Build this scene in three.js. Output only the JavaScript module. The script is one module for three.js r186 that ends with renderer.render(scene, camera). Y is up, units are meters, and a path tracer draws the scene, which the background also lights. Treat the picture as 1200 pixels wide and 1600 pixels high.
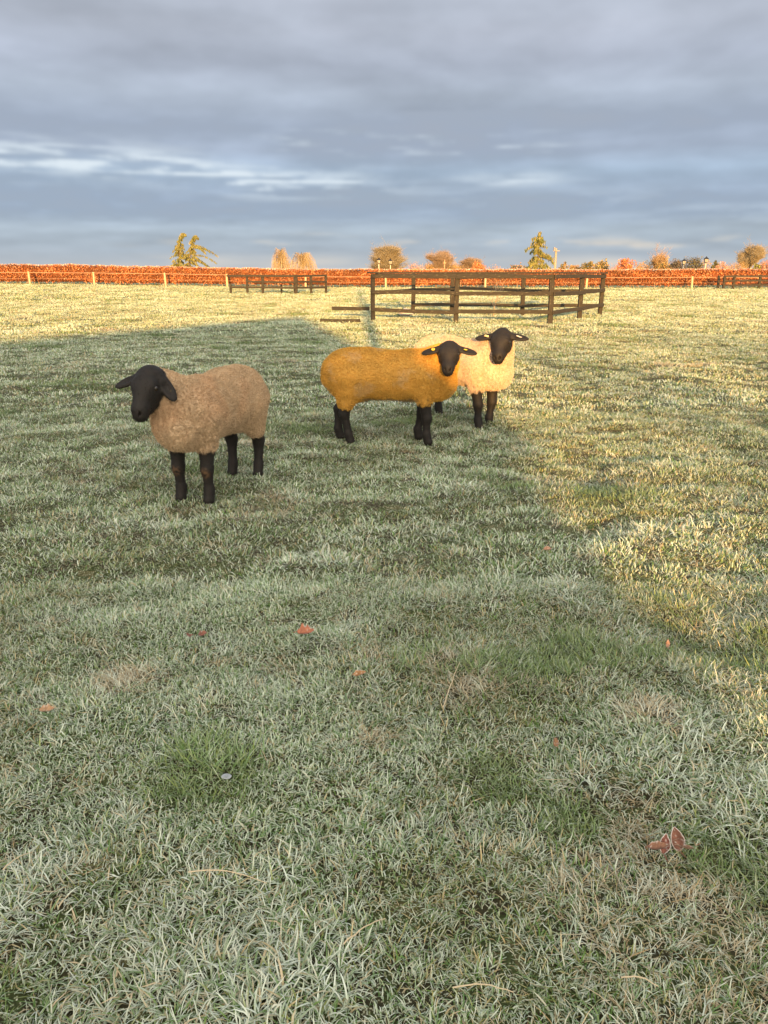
import * as THREE from 'three';
import { mergeGeometries } from 'three/addons/utils/BufferGeometryUtils.js';

// ---------------------------------------------------------------- camera
const scene = new THREE.Scene();
const PITCH = 17.5 * Math.PI / 180, EYE = 1.5, FPX = 1202;
const camera = new THREE.PerspectiveCamera(67.3, 768 / 1024, 0.05, 3000);
camera.position.set(0, EYE, 0);
camera.rotation.set(-PITCH, 0, 0);

// ---------------------------------------------------------------- exposure and sun
const EXPOSURE = 2.0;
const renderer = new THREE.WebGLRenderer({ antialias: true });
renderer.setSize(768, 1024);
renderer.toneMapping = THREE.LinearToneMapping;
renderer.toneMappingExposure = EXPOSURE;
renderer.shadowMap.enabled = true;
const SUN_EL = 7 * Math.PI / 180, SUN_DX = 0.038;
const sunDir = new THREE.Vector3(SUN_DX * Math.cos(SUN_EL), Math.sin(SUN_EL), Math.cos(SUN_EL)).normalize();
const sun = new THREE.DirectionalLight(new THREE.Color().setRGB(1, 0.525, 0.155), 5);
sun.name = 'sun';
sun.position.copy(sunDir).multiplyScalar(150).add(new THREE.Vector3(0, 0, -20));
sun.target.position.set(0, 0, -20);
sun.castShadow = true;
sun.shadow.mapSize.set(4096, 4096);
Object.assign(sun.shadow.camera, { left: -60, right: 60, top: 30, bottom: -30, near: 1, far: 400 });
sun.shadow.radius = 1;
scene.add(sun, sun.target);

// ---------------------------------------------------------------- random numbers and noise
function rng(seed) {
  let a = seed >>> 0;
  return () => { a = (a + 0x6D2B79F5) | 0; let t = Math.imul(a ^ (a >>> 15), 1 | a); t = (t + Math.imul(t ^ (t >>> 7), 61 | t)) ^ t; return ((t ^ (t >>> 14)) >>> 0) / 4294967296; };
}
const PERM = new Uint8Array(512); { const r = rng(7); const p = [...Array(256).keys()]; for (let i = 255; i > 0; i--) { const j = Math.floor(r() * (i + 1)); [p[i], p[j]] = [p[j], p[i]]; } for (let i = 0; i < 512; i++) PERM[i] = p[i & 255]; }
const fade = t => t * t * t * (t * (t * 6 - 15) + 10);
function noise2(x, y) {
  const xi = Math.floor(x), yi = Math.floor(y), fx = x - xi, fy = y - yi, u = fade(fx), v = fade(fy), X = xi & 255, Y = yi & 255;
  const g = (h, a, b) => { switch (h & 7) { case 0: return a + b; case 1: return a - b; case 2: return -a + b; case 3: return -a - b; case 4: return 1.4 * a; case 5: return -1.4 * a; case 6: return 1.4 * b; default: return -1.4 * b; } };
  const a = PERM[X] + Y, b = PERM[X + 1] + Y;
  const l = g(PERM[a], fx, fy), r = g(PERM[b], fx - 1, fy), l2 = g(PERM[a + 1], fx, fy - 1), r2 = g(PERM[b + 1], fx - 1, fy - 1);
  const t0 = l + u * (r - l), t1 = l2 + u * (r2 - l2);
  return t0 + v * (t1 - t0);
}
function noise3(x, y, z) {
  const xi = Math.floor(x), yi = Math.floor(y), zi = Math.floor(z), fx = x - xi, fy = y - yi, fz = z - zi, u = fade(fx), v = fade(fy), w = fade(fz);
  const X = xi & 255, Y = yi & 255, Z = zi & 255;
  const g = (h, a, b, c) => { h &= 15; const p = h < 8 ? a : b, q = h < 4 ? b : h === 12 || h === 14 ? a : c; return ((h & 1) ? -p : p) + ((h & 2) ? -q : q); };
  const A = PERM[X] + Y, AA = PERM[A] + Z, AB = PERM[A + 1] + Z, B = PERM[X + 1] + Y, BA = PERM[B] + Z, BB = PERM[B + 1] + Z;
  const L = (t, a, b) => a + t * (b - a);
  return L(w, L(v, L(u, g(PERM[AA], fx, fy, fz), g(PERM[BA], fx - 1, fy, fz)), L(u, g(PERM[AB], fx, fy - 1, fz), g(PERM[BB], fx - 1, fy - 1, fz))),
    L(v, L(u, g(PERM[AA + 1], fx, fy, fz - 1), g(PERM[BA + 1], fx - 1, fy, fz - 1)), L(u, g(PERM[AB + 1], fx, fy - 1, fz - 1), g(PERM[BB + 1], fx - 1, fy - 1, fz - 1))));
}
function fbm2(x, y, n) { let s = 0, a = 0.5; for (let i = 0; i < n; i++) { s += a * noise2(x, y); x = x * 2.03 + 17.3; y = y * 2.03 + 5.1; a *= 0.5; } return s; }
const clamp = (x, a = 0, b = 1) => Math.min(b, Math.max(a, x));
const sst = (a, b, x) => { const t = clamp((x - a) / (b - a)); return t * t * (3 - 2 * t); };
const mix = (a, b, t) => a + (b - a) * t;
const lin = c => c <= 0.04045 ? c / 12.92 : Math.pow((c + 0.055) / 1.055, 2.4);

// ---------------------------------------------------------------- sky: layered stratocumulus with a bright gap low in the north-west, clear towards the low sun
{
  const W = 2048, H = 1024, data = new Float32Array(W * H * 4);
  // elevation (degrees) -> sRGB colour of the cloud sheet
  const ramp = [[-4, 180, 188, 196], [0, 188, 193, 200], [1.2, 174, 186, 200], [2.6, 174, 188, 203], [3.6, 157, 173, 194], [4.7, 156, 172, 194], [6.3, 167, 186, 209], [7.6, 160, 173, 194], [9, 155, 167, 187], [10.9, 173, 184, 202], [12.6, 172, 181, 199], [14.5, 184, 192, 209], [20, 180, 189, 205], [40, 190, 198, 211], [90, 198, 205, 216]];
  const sd = sunDir;
  for (let j = 0; j < H; j++) {
    const el = ((j + 0.5) / H - 0.5) * Math.PI, ed = el * 180 / Math.PI, ce = Math.cos(el), se = Math.sin(el);
    let k = 0; while (k < ramp.length - 2 && ed > ramp[k + 1][0]) k++;
    const t = clamp((ed - ramp[k][0]) / (ramp[k + 1][0] - ramp[k][0]));
    const base = [1, 2, 3].map(c => mix(ramp[k][c], ramp[k + 1][c], t));
    for (let i = 0; i < W; i++) {
      const ph = ((i + 0.5) / W - 0.5) * 2 * Math.PI, dx = Math.cos(ph) * ce, dz = Math.sin(ph) * ce;
      const az = Math.atan2(dx, -dz) * 180 / Math.PI;
      // cloud deck seen in perspective
      const py = Math.max(se, 0) + 0.075, px = dx / py, pz = dz / py;
      const wx = 0.5 * noise2(px * 0.5 + 3, pz * 0.5 + 8);
      const n = fbm2(px * 0.62 + wx + 11.3, pz * 0.66 + wx + 4.7, 6);
      const n2 = fbm2(px * 2.0 + 40.3, pz * 2.3 + 14.7, 5);
      let bright = 1 + (0.15 * n + 0.07 * n2) * sst(-1, 3, ed) + 0.05 * noise2(az * 0.045 + 0.6, ed * 0.12) * sst(6, 11, ed) - 0.09 * sst(-8, -24, az) * sst(13, 17, ed) * sst(40, 20, ed) * sst(-60, -40, az);
      let c = base.map(v => v * bright);
      // lilac undersides
      const lil = sst(0.0, 0.35, n) * sst(9, 20, ed);
      const wisp = fbm2(az * 0.14 + 0.6 * n + 60, ed * 0.42 + 0.5 * n + 3, 6), puff = fbm2(px * 3.1 + 7, pz * 3.1 + 2, 5); const tex = 1 + (0.085 * wisp + 0.05 * puff) * sst(0, 5, ed); c = [c[0] * tex + 1 + 2 * lil, c[1] * tex + 1, c[2] * tex - 1];
      // gap with pale blue light behind the sheet
      const streak = fbm2(az * 0.09 + 2.0, ed * 0.9 + 0.02 * az + 7.7, 6);
      const fine = fbm2(az * 0.22 + 9.0, ed * 2.6 - 0.03 * az + 1.3, 5);
      const front = sst(120, 60, Math.abs(az));
      const lineEl = 7.0 - 0.07 * (az + 25) + 0.5 * noise2(az * 0.1, 3.3);
      let gap = Math.exp(-Math.pow((ed - lineEl) / 1.0, 2)) * sst(-0.28, 0.32, streak + 0.9 * fine) * (0.22 + 0.78 * sst(3, -9, az)) + 0.55 * Math.exp(-Math.pow((ed - lineEl + 0.3 * fine) / 0.45, 2)) * sst(-0.1, 0.3, fine) * sst(4, -6, az); gap = Math.min(gap, 1);
      gap = Math.max(gap, 0.95 * Math.exp(-Math.pow((ed - 5.75 - 0.25 * fine) / 0.45, 2) - Math.pow((az - 8.6) / 3.4, 2)) * clamp(0.75 + 1.4 * fine));
      gap = Math.max(gap, 0.6 * Math.exp(-Math.pow((ed - 8.0 + 0.8 * streak) / 0.8, 2)) * clamp(-0.1 + 2.4 * fine) * sst(14, 6, Math.abs(az - 2)));
      gap *= front;
      c = [mix(c[0], 224, gap), mix(c[1], 236, gap), mix(c[2], 245, gap)];
      // thin cream streaks just above the horizon
      let low = Math.exp(-Math.pow((ed - 1.75 - 0.5 * noise2(az * 0.1, 9.2)) / 0.42, 2)) * clamp(-0.05 + 2.2 * fbm2(az * 0.16 + 31, ed * 1.6, 4)) * sst(-22, -6, az) * front;
      low = Math.max(low, 0.8 * Math.exp(-Math.pow((ed - 0.4) / 0.5, 2)) * clamp(0.2 + 1.6 * fbm2(az * 0.1 + 3, ed * 0.8, 3)) * front);
      c = [mix(c[0], 240, low), mix(c[1], 226, low), mix(c[2], 208, low)];
      let L = c.map(v => lin(clamp(v / 255)) / EXPOSURE);
      // glow round the low sun behind the camera, strengthened to brighten the shaded field
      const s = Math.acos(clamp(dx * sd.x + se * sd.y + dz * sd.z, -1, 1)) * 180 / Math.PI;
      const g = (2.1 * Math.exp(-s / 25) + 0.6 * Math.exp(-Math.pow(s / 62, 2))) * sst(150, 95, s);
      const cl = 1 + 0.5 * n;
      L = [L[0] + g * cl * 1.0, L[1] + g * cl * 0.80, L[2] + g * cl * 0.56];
      const o = (j * W + i) * 4; data[o] = L[0]; data[o + 1] = L[1]; data[o + 2] = L[2]; data[o + 3] = 1;
    }
  }
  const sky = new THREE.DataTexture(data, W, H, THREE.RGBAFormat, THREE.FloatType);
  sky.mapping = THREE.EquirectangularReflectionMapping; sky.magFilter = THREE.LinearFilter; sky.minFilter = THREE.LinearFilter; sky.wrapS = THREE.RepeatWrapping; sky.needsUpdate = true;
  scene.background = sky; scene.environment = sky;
}

// ---------------------------------------------------------------- helpers
const V = (x, y, z) => new THREE.Vector3(x, y, z);
const used = {};
const numbered = n => { used[n] = (used[n] ?? -1) + 1; return used[n] ? n + '_' + String(used[n]).padStart(3, '0') : n; };
function tag(o, label, category, group, kind) { o.userData.label = label; o.userData.category = category; if (group) o.userData.group = group; if (kind) o.userData.kind = kind; return o; }
function thing(name, label, category, pos = [0, 0, 0], turn = 0, group) { const o = new THREE.Group(); o.name = numbered(name); o.position.set(...pos); o.rotation.y = turn; scene.add(o); return tag(o, label, category, group); }
function part(name, geo, mat, parent, label) { const m = new THREE.Mesh(Array.isArray(geo) ? mergeGeometries(geo) : geo, mat); m.name = name; m.castShadow = m.receiveShadow = true; parent.add(m); if (label) m.userData.label = label; return m; }
function solo(name, geo, mat, label, category, group) { const m = part(numbered(name), geo, mat, scene); return tag(m, label, category, group); }
const rgb = (r, g, b) => new THREE.Color().setRGB(r, g, b);
const mat = (r, g, b, rough = 0.9, extra = {}) => new THREE.MeshStandardMaterial({ color: rgb(r, g, b), roughness: rough, metalness: 0, ...extra });
const vmat = (rough = 0.9, extra = {}) => new THREE.MeshStandardMaterial({ vertexColors: true, roughness: rough, metalness: 0, side: THREE.DoubleSide, ...extra });
// where the photograph's column px meets a plane D metres ahead; height seen at row py there
const gx = (px, D, h = 0) => (px - 600) / FPX * (D * Math.cos(PITCH) + (EYE - h) * Math.sin(PITCH));
const gh = (py, D) => EYE - D * Math.tan(PITCH - Math.atan((800 - py) / FPX));
// geometry from flat arrays
function geom(pos, idx, col) { const g = new THREE.BufferGeometry(); g.setAttribute('position', new THREE.Float32BufferAttribute(pos, 3)); if (col) g.setAttribute('color', new THREE.Float32BufferAttribute(col, 3)); if (idx) g.setIndex(idx); g.computeVertexNormals(); return g; }
// tapered limb through points [x,y,z,r]
function limb(out, pts, sides = 5, color = null) {
  const n0 = out.pos.length / 3;
  for (let i = 0; i < pts.length; i++) {
    const p = pts[i], a = pts[Math.max(0, i - 1)], b = pts[Math.min(pts.length - 1, i + 1)];
    const d = V(b[0] - a[0], b[1] - a[1], b[2] - a[2]).normalize();
    const u = Math.abs(d.y) > 0.9 ? V(1, 0, 0) : V(0, 1, 0); const s = u.clone().cross(d).normalize(), t = d.clone().cross(s);
    for (let k = 0; k < sides; k++) { const an = k / sides * 2 * Math.PI, c = Math.cos(an) * p[3], q = Math.sin(an) * p[3]; out.pos.push(p[0] + s.x * c + t.x * q, p[1] + s.y * c + t.y * q, p[2] + s.z * c + t.z * q); if (out.col) out.col.push(...color); }
  }
  for (let i = 0; i + 1 < pts.length; i++) for (let k = 0; k < sides; k++) { const k2 = (k + 1) % sides, a = n0 + i * sides + k, b = n0 + i * sides + k2; out.idx.push(a, b, a + sides, b, b + sides, a + sides); }
  const e = n0 + (pts.length - 1) * sides; for (let k = 1; k + 1 < sides; k++) { out.idx.push(e, e + k, e + k + 1); out.idx.push(n0, n0 + k + 1, n0 + k); }
}
const bag = (c) => ({ pos: [], idx: [], col: c ? [] : null });
const built = b => geom(b.pos, b.idx, b.col);

// ---------------------------------------------------------------- ground
function groundY(x, z) {
  const d = -z, near = sst(60, 14, Math.abs(d));
  let h = 0.068 * fbm2(x * 1.15 + 3.1, z * 1.15 + 9.4, 3) * near + 0.036 * noise2(x * 2.8 + 20, z * 2.8) * near * sst(26, 8, Math.abs(d));
  h += 0.05 * noise2(x * 0.21, z * 0.21 + 4) * sst(1, 8, d);
  h += 0.30 * sst(-2, -34, x) * sst(28, 66, d) * sst(400, 150, d);
  return h;
}
{
  const rows = []; for (let d = -70; d < -6; d += 2) rows.push(d); for (let d = -6; d < 1; d += 0.25) rows.push(d);
  for (let d = 1; d < 1500; d *= (d < 30 ? 1.011 : d < 90 ? 1.03 : 1.2)) rows.push(d);
  const cols = 320, pos = [], idx = [], uv = [];
  for (const d of rows) for (let c = 0; c <= cols; c++) { const u = c / cols * 2 - 1; const W = Math.sqrt(60 * 60 + Math.pow(1.6 * d, 2)), Wn = 1.2 + 0.72 * Math.max(d, 0); const x = u * Wn * 0.9 + Math.pow(u, 7) * (W - Wn * 0.9); pos.push(x, groundY(x, -d), -d); uv.push(x, -d); }
  for (let r = 0; r + 1 < rows.length; r++) for (let c = 0; c < cols; c++) { const a = r * (cols + 1) + c, b = a + cols + 1; idx.push(a, a + 1, b, a + 1, b + 1, b); }
  const g = geom(pos, idx); g.setAttribute('uv', new THREE.Float32BufferAttribute(uv, 2));
  // soil, moss and frosted thatch seen between the blades
  const S = 1024, px = new Uint8Array(S * S * 4), r = rng(5);
  const tile = (x, y, f, o) => noise2((x * f) % f + o, (y * f) % f + o);
  for (let y = 0; y < S; y++) for (let x = 0; x < S; x++) {
    const X = x / S, Y = y / S; const n = 0.5 + 0.5 * tile(X, Y, 24, 3) + 0.3 * tile(X, Y, 90, 60), f = r();
    let c = n < 0.45 ? [52, 50, 28] : n < 0.75 ? [58, 68, 32] : [84, 82, 50]; const k = 0.75 + 0.5 * f; if (f > 0.9) c = [166, 170, 150];
    const o = (y * S + x) * 4; px[o] = Math.min(255, c[0] * k); px[o + 1] = Math.min(255, c[1] * k); px[o + 2] = Math.min(255, c[2] * k); px[o + 3] = 255;
  }
  const t = new THREE.DataTexture(px, S, S, THREE.RGBAFormat); t.colorSpace = THREE.SRGBColorSpace; t.wrapS = t.wrapT = THREE.RepeatWrapping; t.repeat.set(0.31, 0.31); t.magFilter = THREE.LinearFilter; t.minFilter = THREE.LinearMipmapLinearFilter; t.generateMipmaps = true; t.needsUpdate = true;
  const m = part('ground', g, new THREE.MeshStandardMaterial({ map: t, roughness: 1 }), scene); m.userData.kind = 'structure'; m.userData.label = 'frosty pasture soil and thatch under the grass';
}

// ---------------------------------------------------------------- house, pole and bare trees behind the camera, whose shadows lie on the field
{
  const A = V(-0.51, 0, 0.86).normalize();
  const h = thing('farmhouse', 'low gabled house behind the photographer that shades the field', 'house', [-1.04, 0, 18], Math.atan2(A.x, A.z));
  // local z runs along the ridge away from the gable, x across
  const hw = 3.7, eave = 3.43, ridge = 5.35, len = 15;
  const wallM = mat(0.55, 0.52, 0.46), roofM = mat(0.06, 0.06, 0.065), frameM = mat(0.7, 0.7, 0.68, 0.6), glass = mat(0.03, 0.035, 0.04, 0.1), brick = mat(0.3, 0.13, 0.08);
  const s = new THREE.Shape([new THREE.Vector2(-hw, -0.2), new THREE.Vector2(hw, -0.2), new THREE.Vector2(hw, eave - 0.1), new THREE.Vector2(0, ridge - 0.12), new THREE.Vector2(-hw, eave - 0.1)]);
  const wg = new THREE.ExtrudeGeometry(s, { depth: len - 0.3, bevelEnabled: false }); wg.translate(0, 0, 0.15); part('wall', wg, wallM, h);
  for (const k of [-1, 1]) { const sl = Math.hypot(hw + 0.25, (ridge - eave) * (hw + 0.25) / hw); const rg = new THREE.BoxGeometry(sl, 0.16, len); rg.rotateZ(-k * Math.atan2(ridge - eave, hw)); rg.translate(k * (hw + 0.25) / 2, (ridge + ridge - (ridge - eave) * (hw + 0.25) / hw) / 2, len / 2); part('roof_slope', rg, roofM, h); }
  for (const x of [-2, 2]) { const w = part('window', new THREE.BoxGeometry(1.2, 1.2, 0.1).translate(x, 1.5, 0.12), frameM, h); part('pane', new THREE.BoxGeometry(1.06, 1.06, 0.02).translate(x, 1.5, 0.062), glass, w); }
  const dr = part('door', new THREE.BoxGeometry(0.95, 2.1, 0.1).translate(0, 1.05, 0.12), mat(0.1, 0.03, 0.03, 0.5), h); part('handle', new THREE.SphereGeometry(0.03, 8, 6).translate(0.36, 1.05, 0.04), mat(0.5, 0.4, 0.2, 0.3), dr);
  const p = thing('utility_pole', 'round timber utility pole behind the photographer', 'pole', [0.92, 0, 13]);
  part('shaft', new THREE.CylinderGeometry(0.11, 0.16, 9.2, 12).translate(0, 4.5, 0), mat(0.16, 0.11, 0.07), p);
  part('crossarm', new THREE.BoxGeometry(0.9, 0.1, 0.1).translate(0, 8.7, 0.13), mat(0.18, 0.13, 0.09), p);
}
// bare branching tree: trunk, limbs, twigs as three meshes
function bareTree(name, label, pos, o) {
  const r = rng(o.seed), t = thing(name, label, o.category ?? 'tree', pos, o.turn ?? 0, o.group);
  const tr = bag(), br = bag(), tw = bag();
  const H = o.h, Wd = o.w;
  const trunkTop = o.trunk ?? 0.3;
  const envelope = p => { const y = (p.y / H - trunkTop * 0.5) / (1 - trunkTop * 0.5); const k = Math.hypot(p.x, p.z) / (Wd / 2); return Math.pow(Math.abs(y * 2 - 0.9), 2.2) + k * k; };
  const grow = (p, d, len, rad, lev) => {
    const steps = lev === 0 ? 5 : 4, pts = [[p.x, p.y, p.z, rad]]; let q = p.clone(), dd = d.clone(); const kids = [];
    for (let i = 1; i <= steps; i++) {
      dd.add(V((r() - 0.5) * 0.35, (r() - 0.5) * 0.25 + (o.droop ? -o.droop * lev * 0.2 : 0.06), (r() - 0.5) * 0.35)).normalize();
      q = q.clone().addScaledVector(dd, len / steps); const rr = rad * (1 - 0.75 * i / steps) + rad * 0.08;
      pts.push([q.x, q.y, q.z, rr]); if (i >= (lev === 0 && !o.low ? 2 : 1)) kids.push([q.clone(), dd.clone(), rr]);
    }
    limb(lev === 0 ? tr : lev <= 1 ? br : tw, pts, lev === 0 ? 7 : lev === 1 ? 5 : 3);
    if (lev >= o.levels) return;
    for (const [kp, kd, kr] of kids) for (let m = 0; m < (o.kids?.[lev] ?? 2); m++) {
      const az = r() * 2 * Math.PI, sp = 0.5 + r() * (lev === 0 && o.low ? 1.0 : 0.6); const s = V(Math.cos(az), 0, Math.sin(az)); const nd = kd.clone().multiplyScalar(Math.cos(sp)).addScaledVector(s, Math.sin(sp)); nd.y += o.lift ?? 0.12; nd.normalize();
      const nl = len * (0.5 + 0.25 * r()); const end = kp.clone().addScaledVector(nd, nl * 0.8); if (lev > 0 && envelope(end) > 1.15) { if (r() < 0.75) continue; }
      grow(kp, nd, nl, Math.max(kr * 0.62, o.minr ?? 0.006), lev + 1);
    }
  };
  grow(V(0, -0.1, 0), V((r() - 0.5) * 0.1, 1, (r() - 0.5) * 0.1).normalize(), H * (o.trunkLen ?? 0.62), o.rad ?? H * 0.022, 0);
  const bark = o.bark ?? mat(0.13, 0.1, 0.07), twig = o.twig ?? bark;
  part('trunk', built(tr), bark, t); if (br.idx.length) part('limbs', built(br), bark, t); if (tw.idx.length) { const c = part('crown', built(tw), twig, t); c.userData.kind = 'stuff'; }
  return t;
}
for (const [x, z, h, w, seed, label] of [[4.3, 16, 4.9, 2.6, 11, 'slender bare tree beside the house behind the photographer'], [8.6, 20, 5.4, 4.2, 12, 'tall bare tree behind the photographer'], [12.5, 24, 5.9, 6, 14, 'wide bare tree right of the house behind the photographer'], [17.5, 27, 7.2, 7, 15, 'farthest right bare tree behind the photographer']])
  bareTree('bare_tree', label, [x, 0, z], { seed, h, w, levels: 3, kids: seed < 13 ? [2, 3, 2] : [2, 2, 1], rad: 0.08, minr: 0.008, trunk: 0.12, trunkLen: 0.55 });

// ---------------------------------------------------------------- post-and-rail pens
const woodM = []; {
  const S = 256;
  for (let v = 0; v < 3; v++) {
    const px = new Uint8Array(S * S * 4), r = rng(60 + v);
    for (let y = 0; y < S; y++) for (let x = 0; x < S; x++) {
      const gn = noise2(x * 0.012 + v * 9, y * 0.22) * 0.5 + noise2(x * 0.04, y * 0.8 + v) * 0.35 + (r() - 0.5) * 0.25, lich = fbm2(x * 0.03 + v * 5, y * 0.03, 4);
      let c = [57, 52, 42].map(q => q * (1 + 0.5 * gn)); if (lich > 0.2) { const k = clamp((lich - 0.2) * 4) * 0.6; c = [mix(c[0], 128, k), mix(c[1], 126, k), mix(c[2], 100, k)]; }
      const o = (y * S + x) * 4; for (let q = 0; q < 3; q++) px[o + q] = clamp(c[q], 0, 255); px[o + 3] = 255;
    }
    const t = new THREE.DataTexture(px, S, S, THREE.RGBAFormat); t.colorSpace = THREE.SRGBColorSpace; t.wrapS = t.wrapT = THREE.RepeatWrapping; t.magFilter = THREE.LinearFilter; t.needsUpdate = true;
    woodM.push(new THREE.MeshStandardMaterial({ map: t, bumpMap: t, bumpScale: 0.004, roughness: 0.9 }));
  }
}
// a board with chamfered long edges, from a to b (both at its middle), with a slight sag and warp
function board(a, b, hgt, thk, seed = 1) {
  const r = rng(seed), L = a.distanceTo(b), n = 6, pos = [], idx = [], uv = [], c = 0.008;
  const d = b.clone().sub(a).normalize(), u = Math.abs(d.y) > 0.9 ? V(1, 0, 0) : V(0, 1, 0), up = u.addScaledVector(d, -d.dot(u)).normalize(), out = d.clone().cross(up);
  const ring = [[-hgt / 2 + c, -thk / 2], [hgt / 2 - c, -thk / 2], [hgt / 2, -thk / 2 + c], [hgt / 2, thk / 2 - c], [hgt / 2 - c, thk / 2], [-hgt / 2 + c, thk / 2], [-hgt / 2, thk / 2 - c], [-hgt / 2, -thk / 2 + c]];
  const per = [0]; for (let i = 0; i < 8; i++) per.push(per[i] + Math.hypot(ring[(i + 1) % 8][0] - ring[i][0], ring[(i + 1) % 8][1] - ring[i][1]));
  const w1 = (r() - 0.5) * 0.03, w2 = (r() - 0.5) * 0.02, u0 = r();
  for (let i = 0; i <= n; i++) { const t = i / n, s = Math.sin(Math.PI * t); for (let k = 0; k <= 8; k++) { const q = ring[k % 8]; const p = a.clone().addScaledVector(d, L * t).addScaledVector(up, q[0] + w1 * s).addScaledVector(out, q[1] + w2 * s); pos.push(p.x, p.y, p.z); uv.push(u0 + L * t, per[k] * 3 + u0); } }
  for (let i = 0; i < n; i++) for (let k = 0; k < 8; k++) { const e = i * 9 + k; idx.push(e, e + 1, e + 9, e + 1, e + 10, e + 9); }
  for (const [e, f] of [[0, 1], [n * 9, 0]]) for (let k = 1; k < 7; k++) f ? idx.push(e, e + k + 1, e + k) : idx.push(e, e + k, e + k + 1);
  const g = geom(pos, idx); g.setAttribute('uv', new THREE.Float32BufferAttribute(uv, 2)); return g.toNonIndexed ? (() => { const q = g.toNonIndexed(); q.computeVertexNormals(); return q; })() : g;
}
let bseed = 100;
const postG = (x, z, top, w, lean = 0) => board(V(x, groundY(x, z) - 0.12, z), V(x + lean, groundY(x, z) + top, z + lean * 0.5), w, w * 0.9, bseed++);
{
  // main pen
  const P = { FL: [-0.33, -24], FM: [2.1, -23.1], FR: [4.68, -22.3], R2: [6.17, -25.0], BR: [7.42, -27.3], B2: [4.75, -27.2], B1: [2.32, -27.1], BL: [0.97, -27.0] };
  const pen = thing('sheep_pen', 'weathered dark three-rail wooden pen in the middle of the field', 'pen', [0, 0, 0]);
  for (const k in P) part('post', (postG(P[k][0], P[k][1], k === 'R2' || k === 'BR' ? 1.37 : 1.36, 0.135, (bseed % 3 - 1) * 0.018)), woodM[bseed % 3], pen);
  const run = (a, b, hs, off, ext = 0.08) => { for (const h of hs) { const A = V(P[a][0], 0, P[a][1]), B = V(P[b][0], 0, P[b][1]), d = B.clone().sub(A).normalize(), o = V(-d.z, 0, d.x).multiplyScalar(off); A.add(o).addScaledVector(d, -ext); B.add(o).addScaledVector(d, ext); A.y = groundY(P[a][0], P[a][1]) + h; B.y = groundY(P[b][0], P[b][1]) + h + 0.01 * ((bseed % 5) - 2); part('rail', board(A, B, 0.11, 0.045, bseed++), woodM[bseed % 3], pen); } };
  const HS = [1.3, 0.84, 0.34];
  // the front rails are single long boards
  run('FL', 'FM', HS, 0.1, 0.0); run('FM', 'FR', HS.map(h => h + 0.003), 0.098, 0.0); run('FR', 'R2', HS, 0.1); run('R2', 'BR', HS, 0.1, 0.04);
  run('BR', 'B2', HS, -0.1, 0.0); run('B2', 'B1', HS, -0.1, 0.0); run('B1', 'BL', HS, -0.1, 0.0); run('BL', 'FL', [1.3, 0.84], -0.1, 0.0);
  // flat capping board over the front top rail
  const capA = V(P.FL[0] - 0.15, groundY(...P.FL) + 1.395, P.FL[1] + 0.05), capB = V(P.FR[0] + 0.1, groundY(...P.FR) + 1.4, P.FR[1] + 0.05);
  part('capping_rail', board(capA, capB, 0.045, 0.16, 77), woodM[1], pen, 'pale frosted capping board on the front top rail');
  part('capping_rail', board(capB.clone().add(V(0.02, 0, -0.16)), V(P.BR[0] + 0.1, groundY(...P.BR) + 1.4, P.BR[1]), 0.045, 0.15, 78), woodM[2], pen);
  solo('loose_rail', board(V(-1.62, groundY(-1.6, -24.6) + 0.34, -24.8), V(-0.45, groundY(-0.4, -24.3) + 0.33, -24.35), 0.11, 0.045, 55), woodM[0], 'broken rail jutting left from the corner of the main pen', 'rail');
  solo('fallen_board', board(V(-1.9, groundY(-1.9, -23.6) + 0.06, -23.6), V(-0.7, groundY(-0.7, -23.2) + 0.07, -23.2), 0.1, 0.04, 56), woodM[2], 'grey board lying in the grass at the left corner of the main pen', 'board');
  solo('feed_bag', (() => { const g = new THREE.SphereGeometry(0.2, 20, 14); const p = g.attributes.position; for (let i = 0; i < p.count; i++) { const n = 1 + 0.35 * noise3(p.getX(i) * 9, p.getY(i) * 9, p.getZ(i) * 9 + 3); p.setXYZ(i, p.getX(i) * n * 1.2, p.getY(i) * n * 0.6, p.getZ(i) * n); } g.computeVertexNormals(); g.translate(0.7, groundY(0.7, -25.6) + 0.16, -25.6); return g; })(), mat(0.7, 0.66, 0.66, 0.6), 'crumpled white feed bag on the grass inside the main pen', 'bag');
  // sapling inside the pen
  bareTree('bare_sapling', 'small bare pale sapling growing inside the main pen', [3.6, 0, -26.2], { seed: 31, h: 1.35, w: 1.0, levels: 2, kids: [2, 2], rad: 0.018, minr: 0.005, bark: mat(0.4, 0.3, 0.2), trunkLen: 0.7, category: 'sapling' });
}
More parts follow.
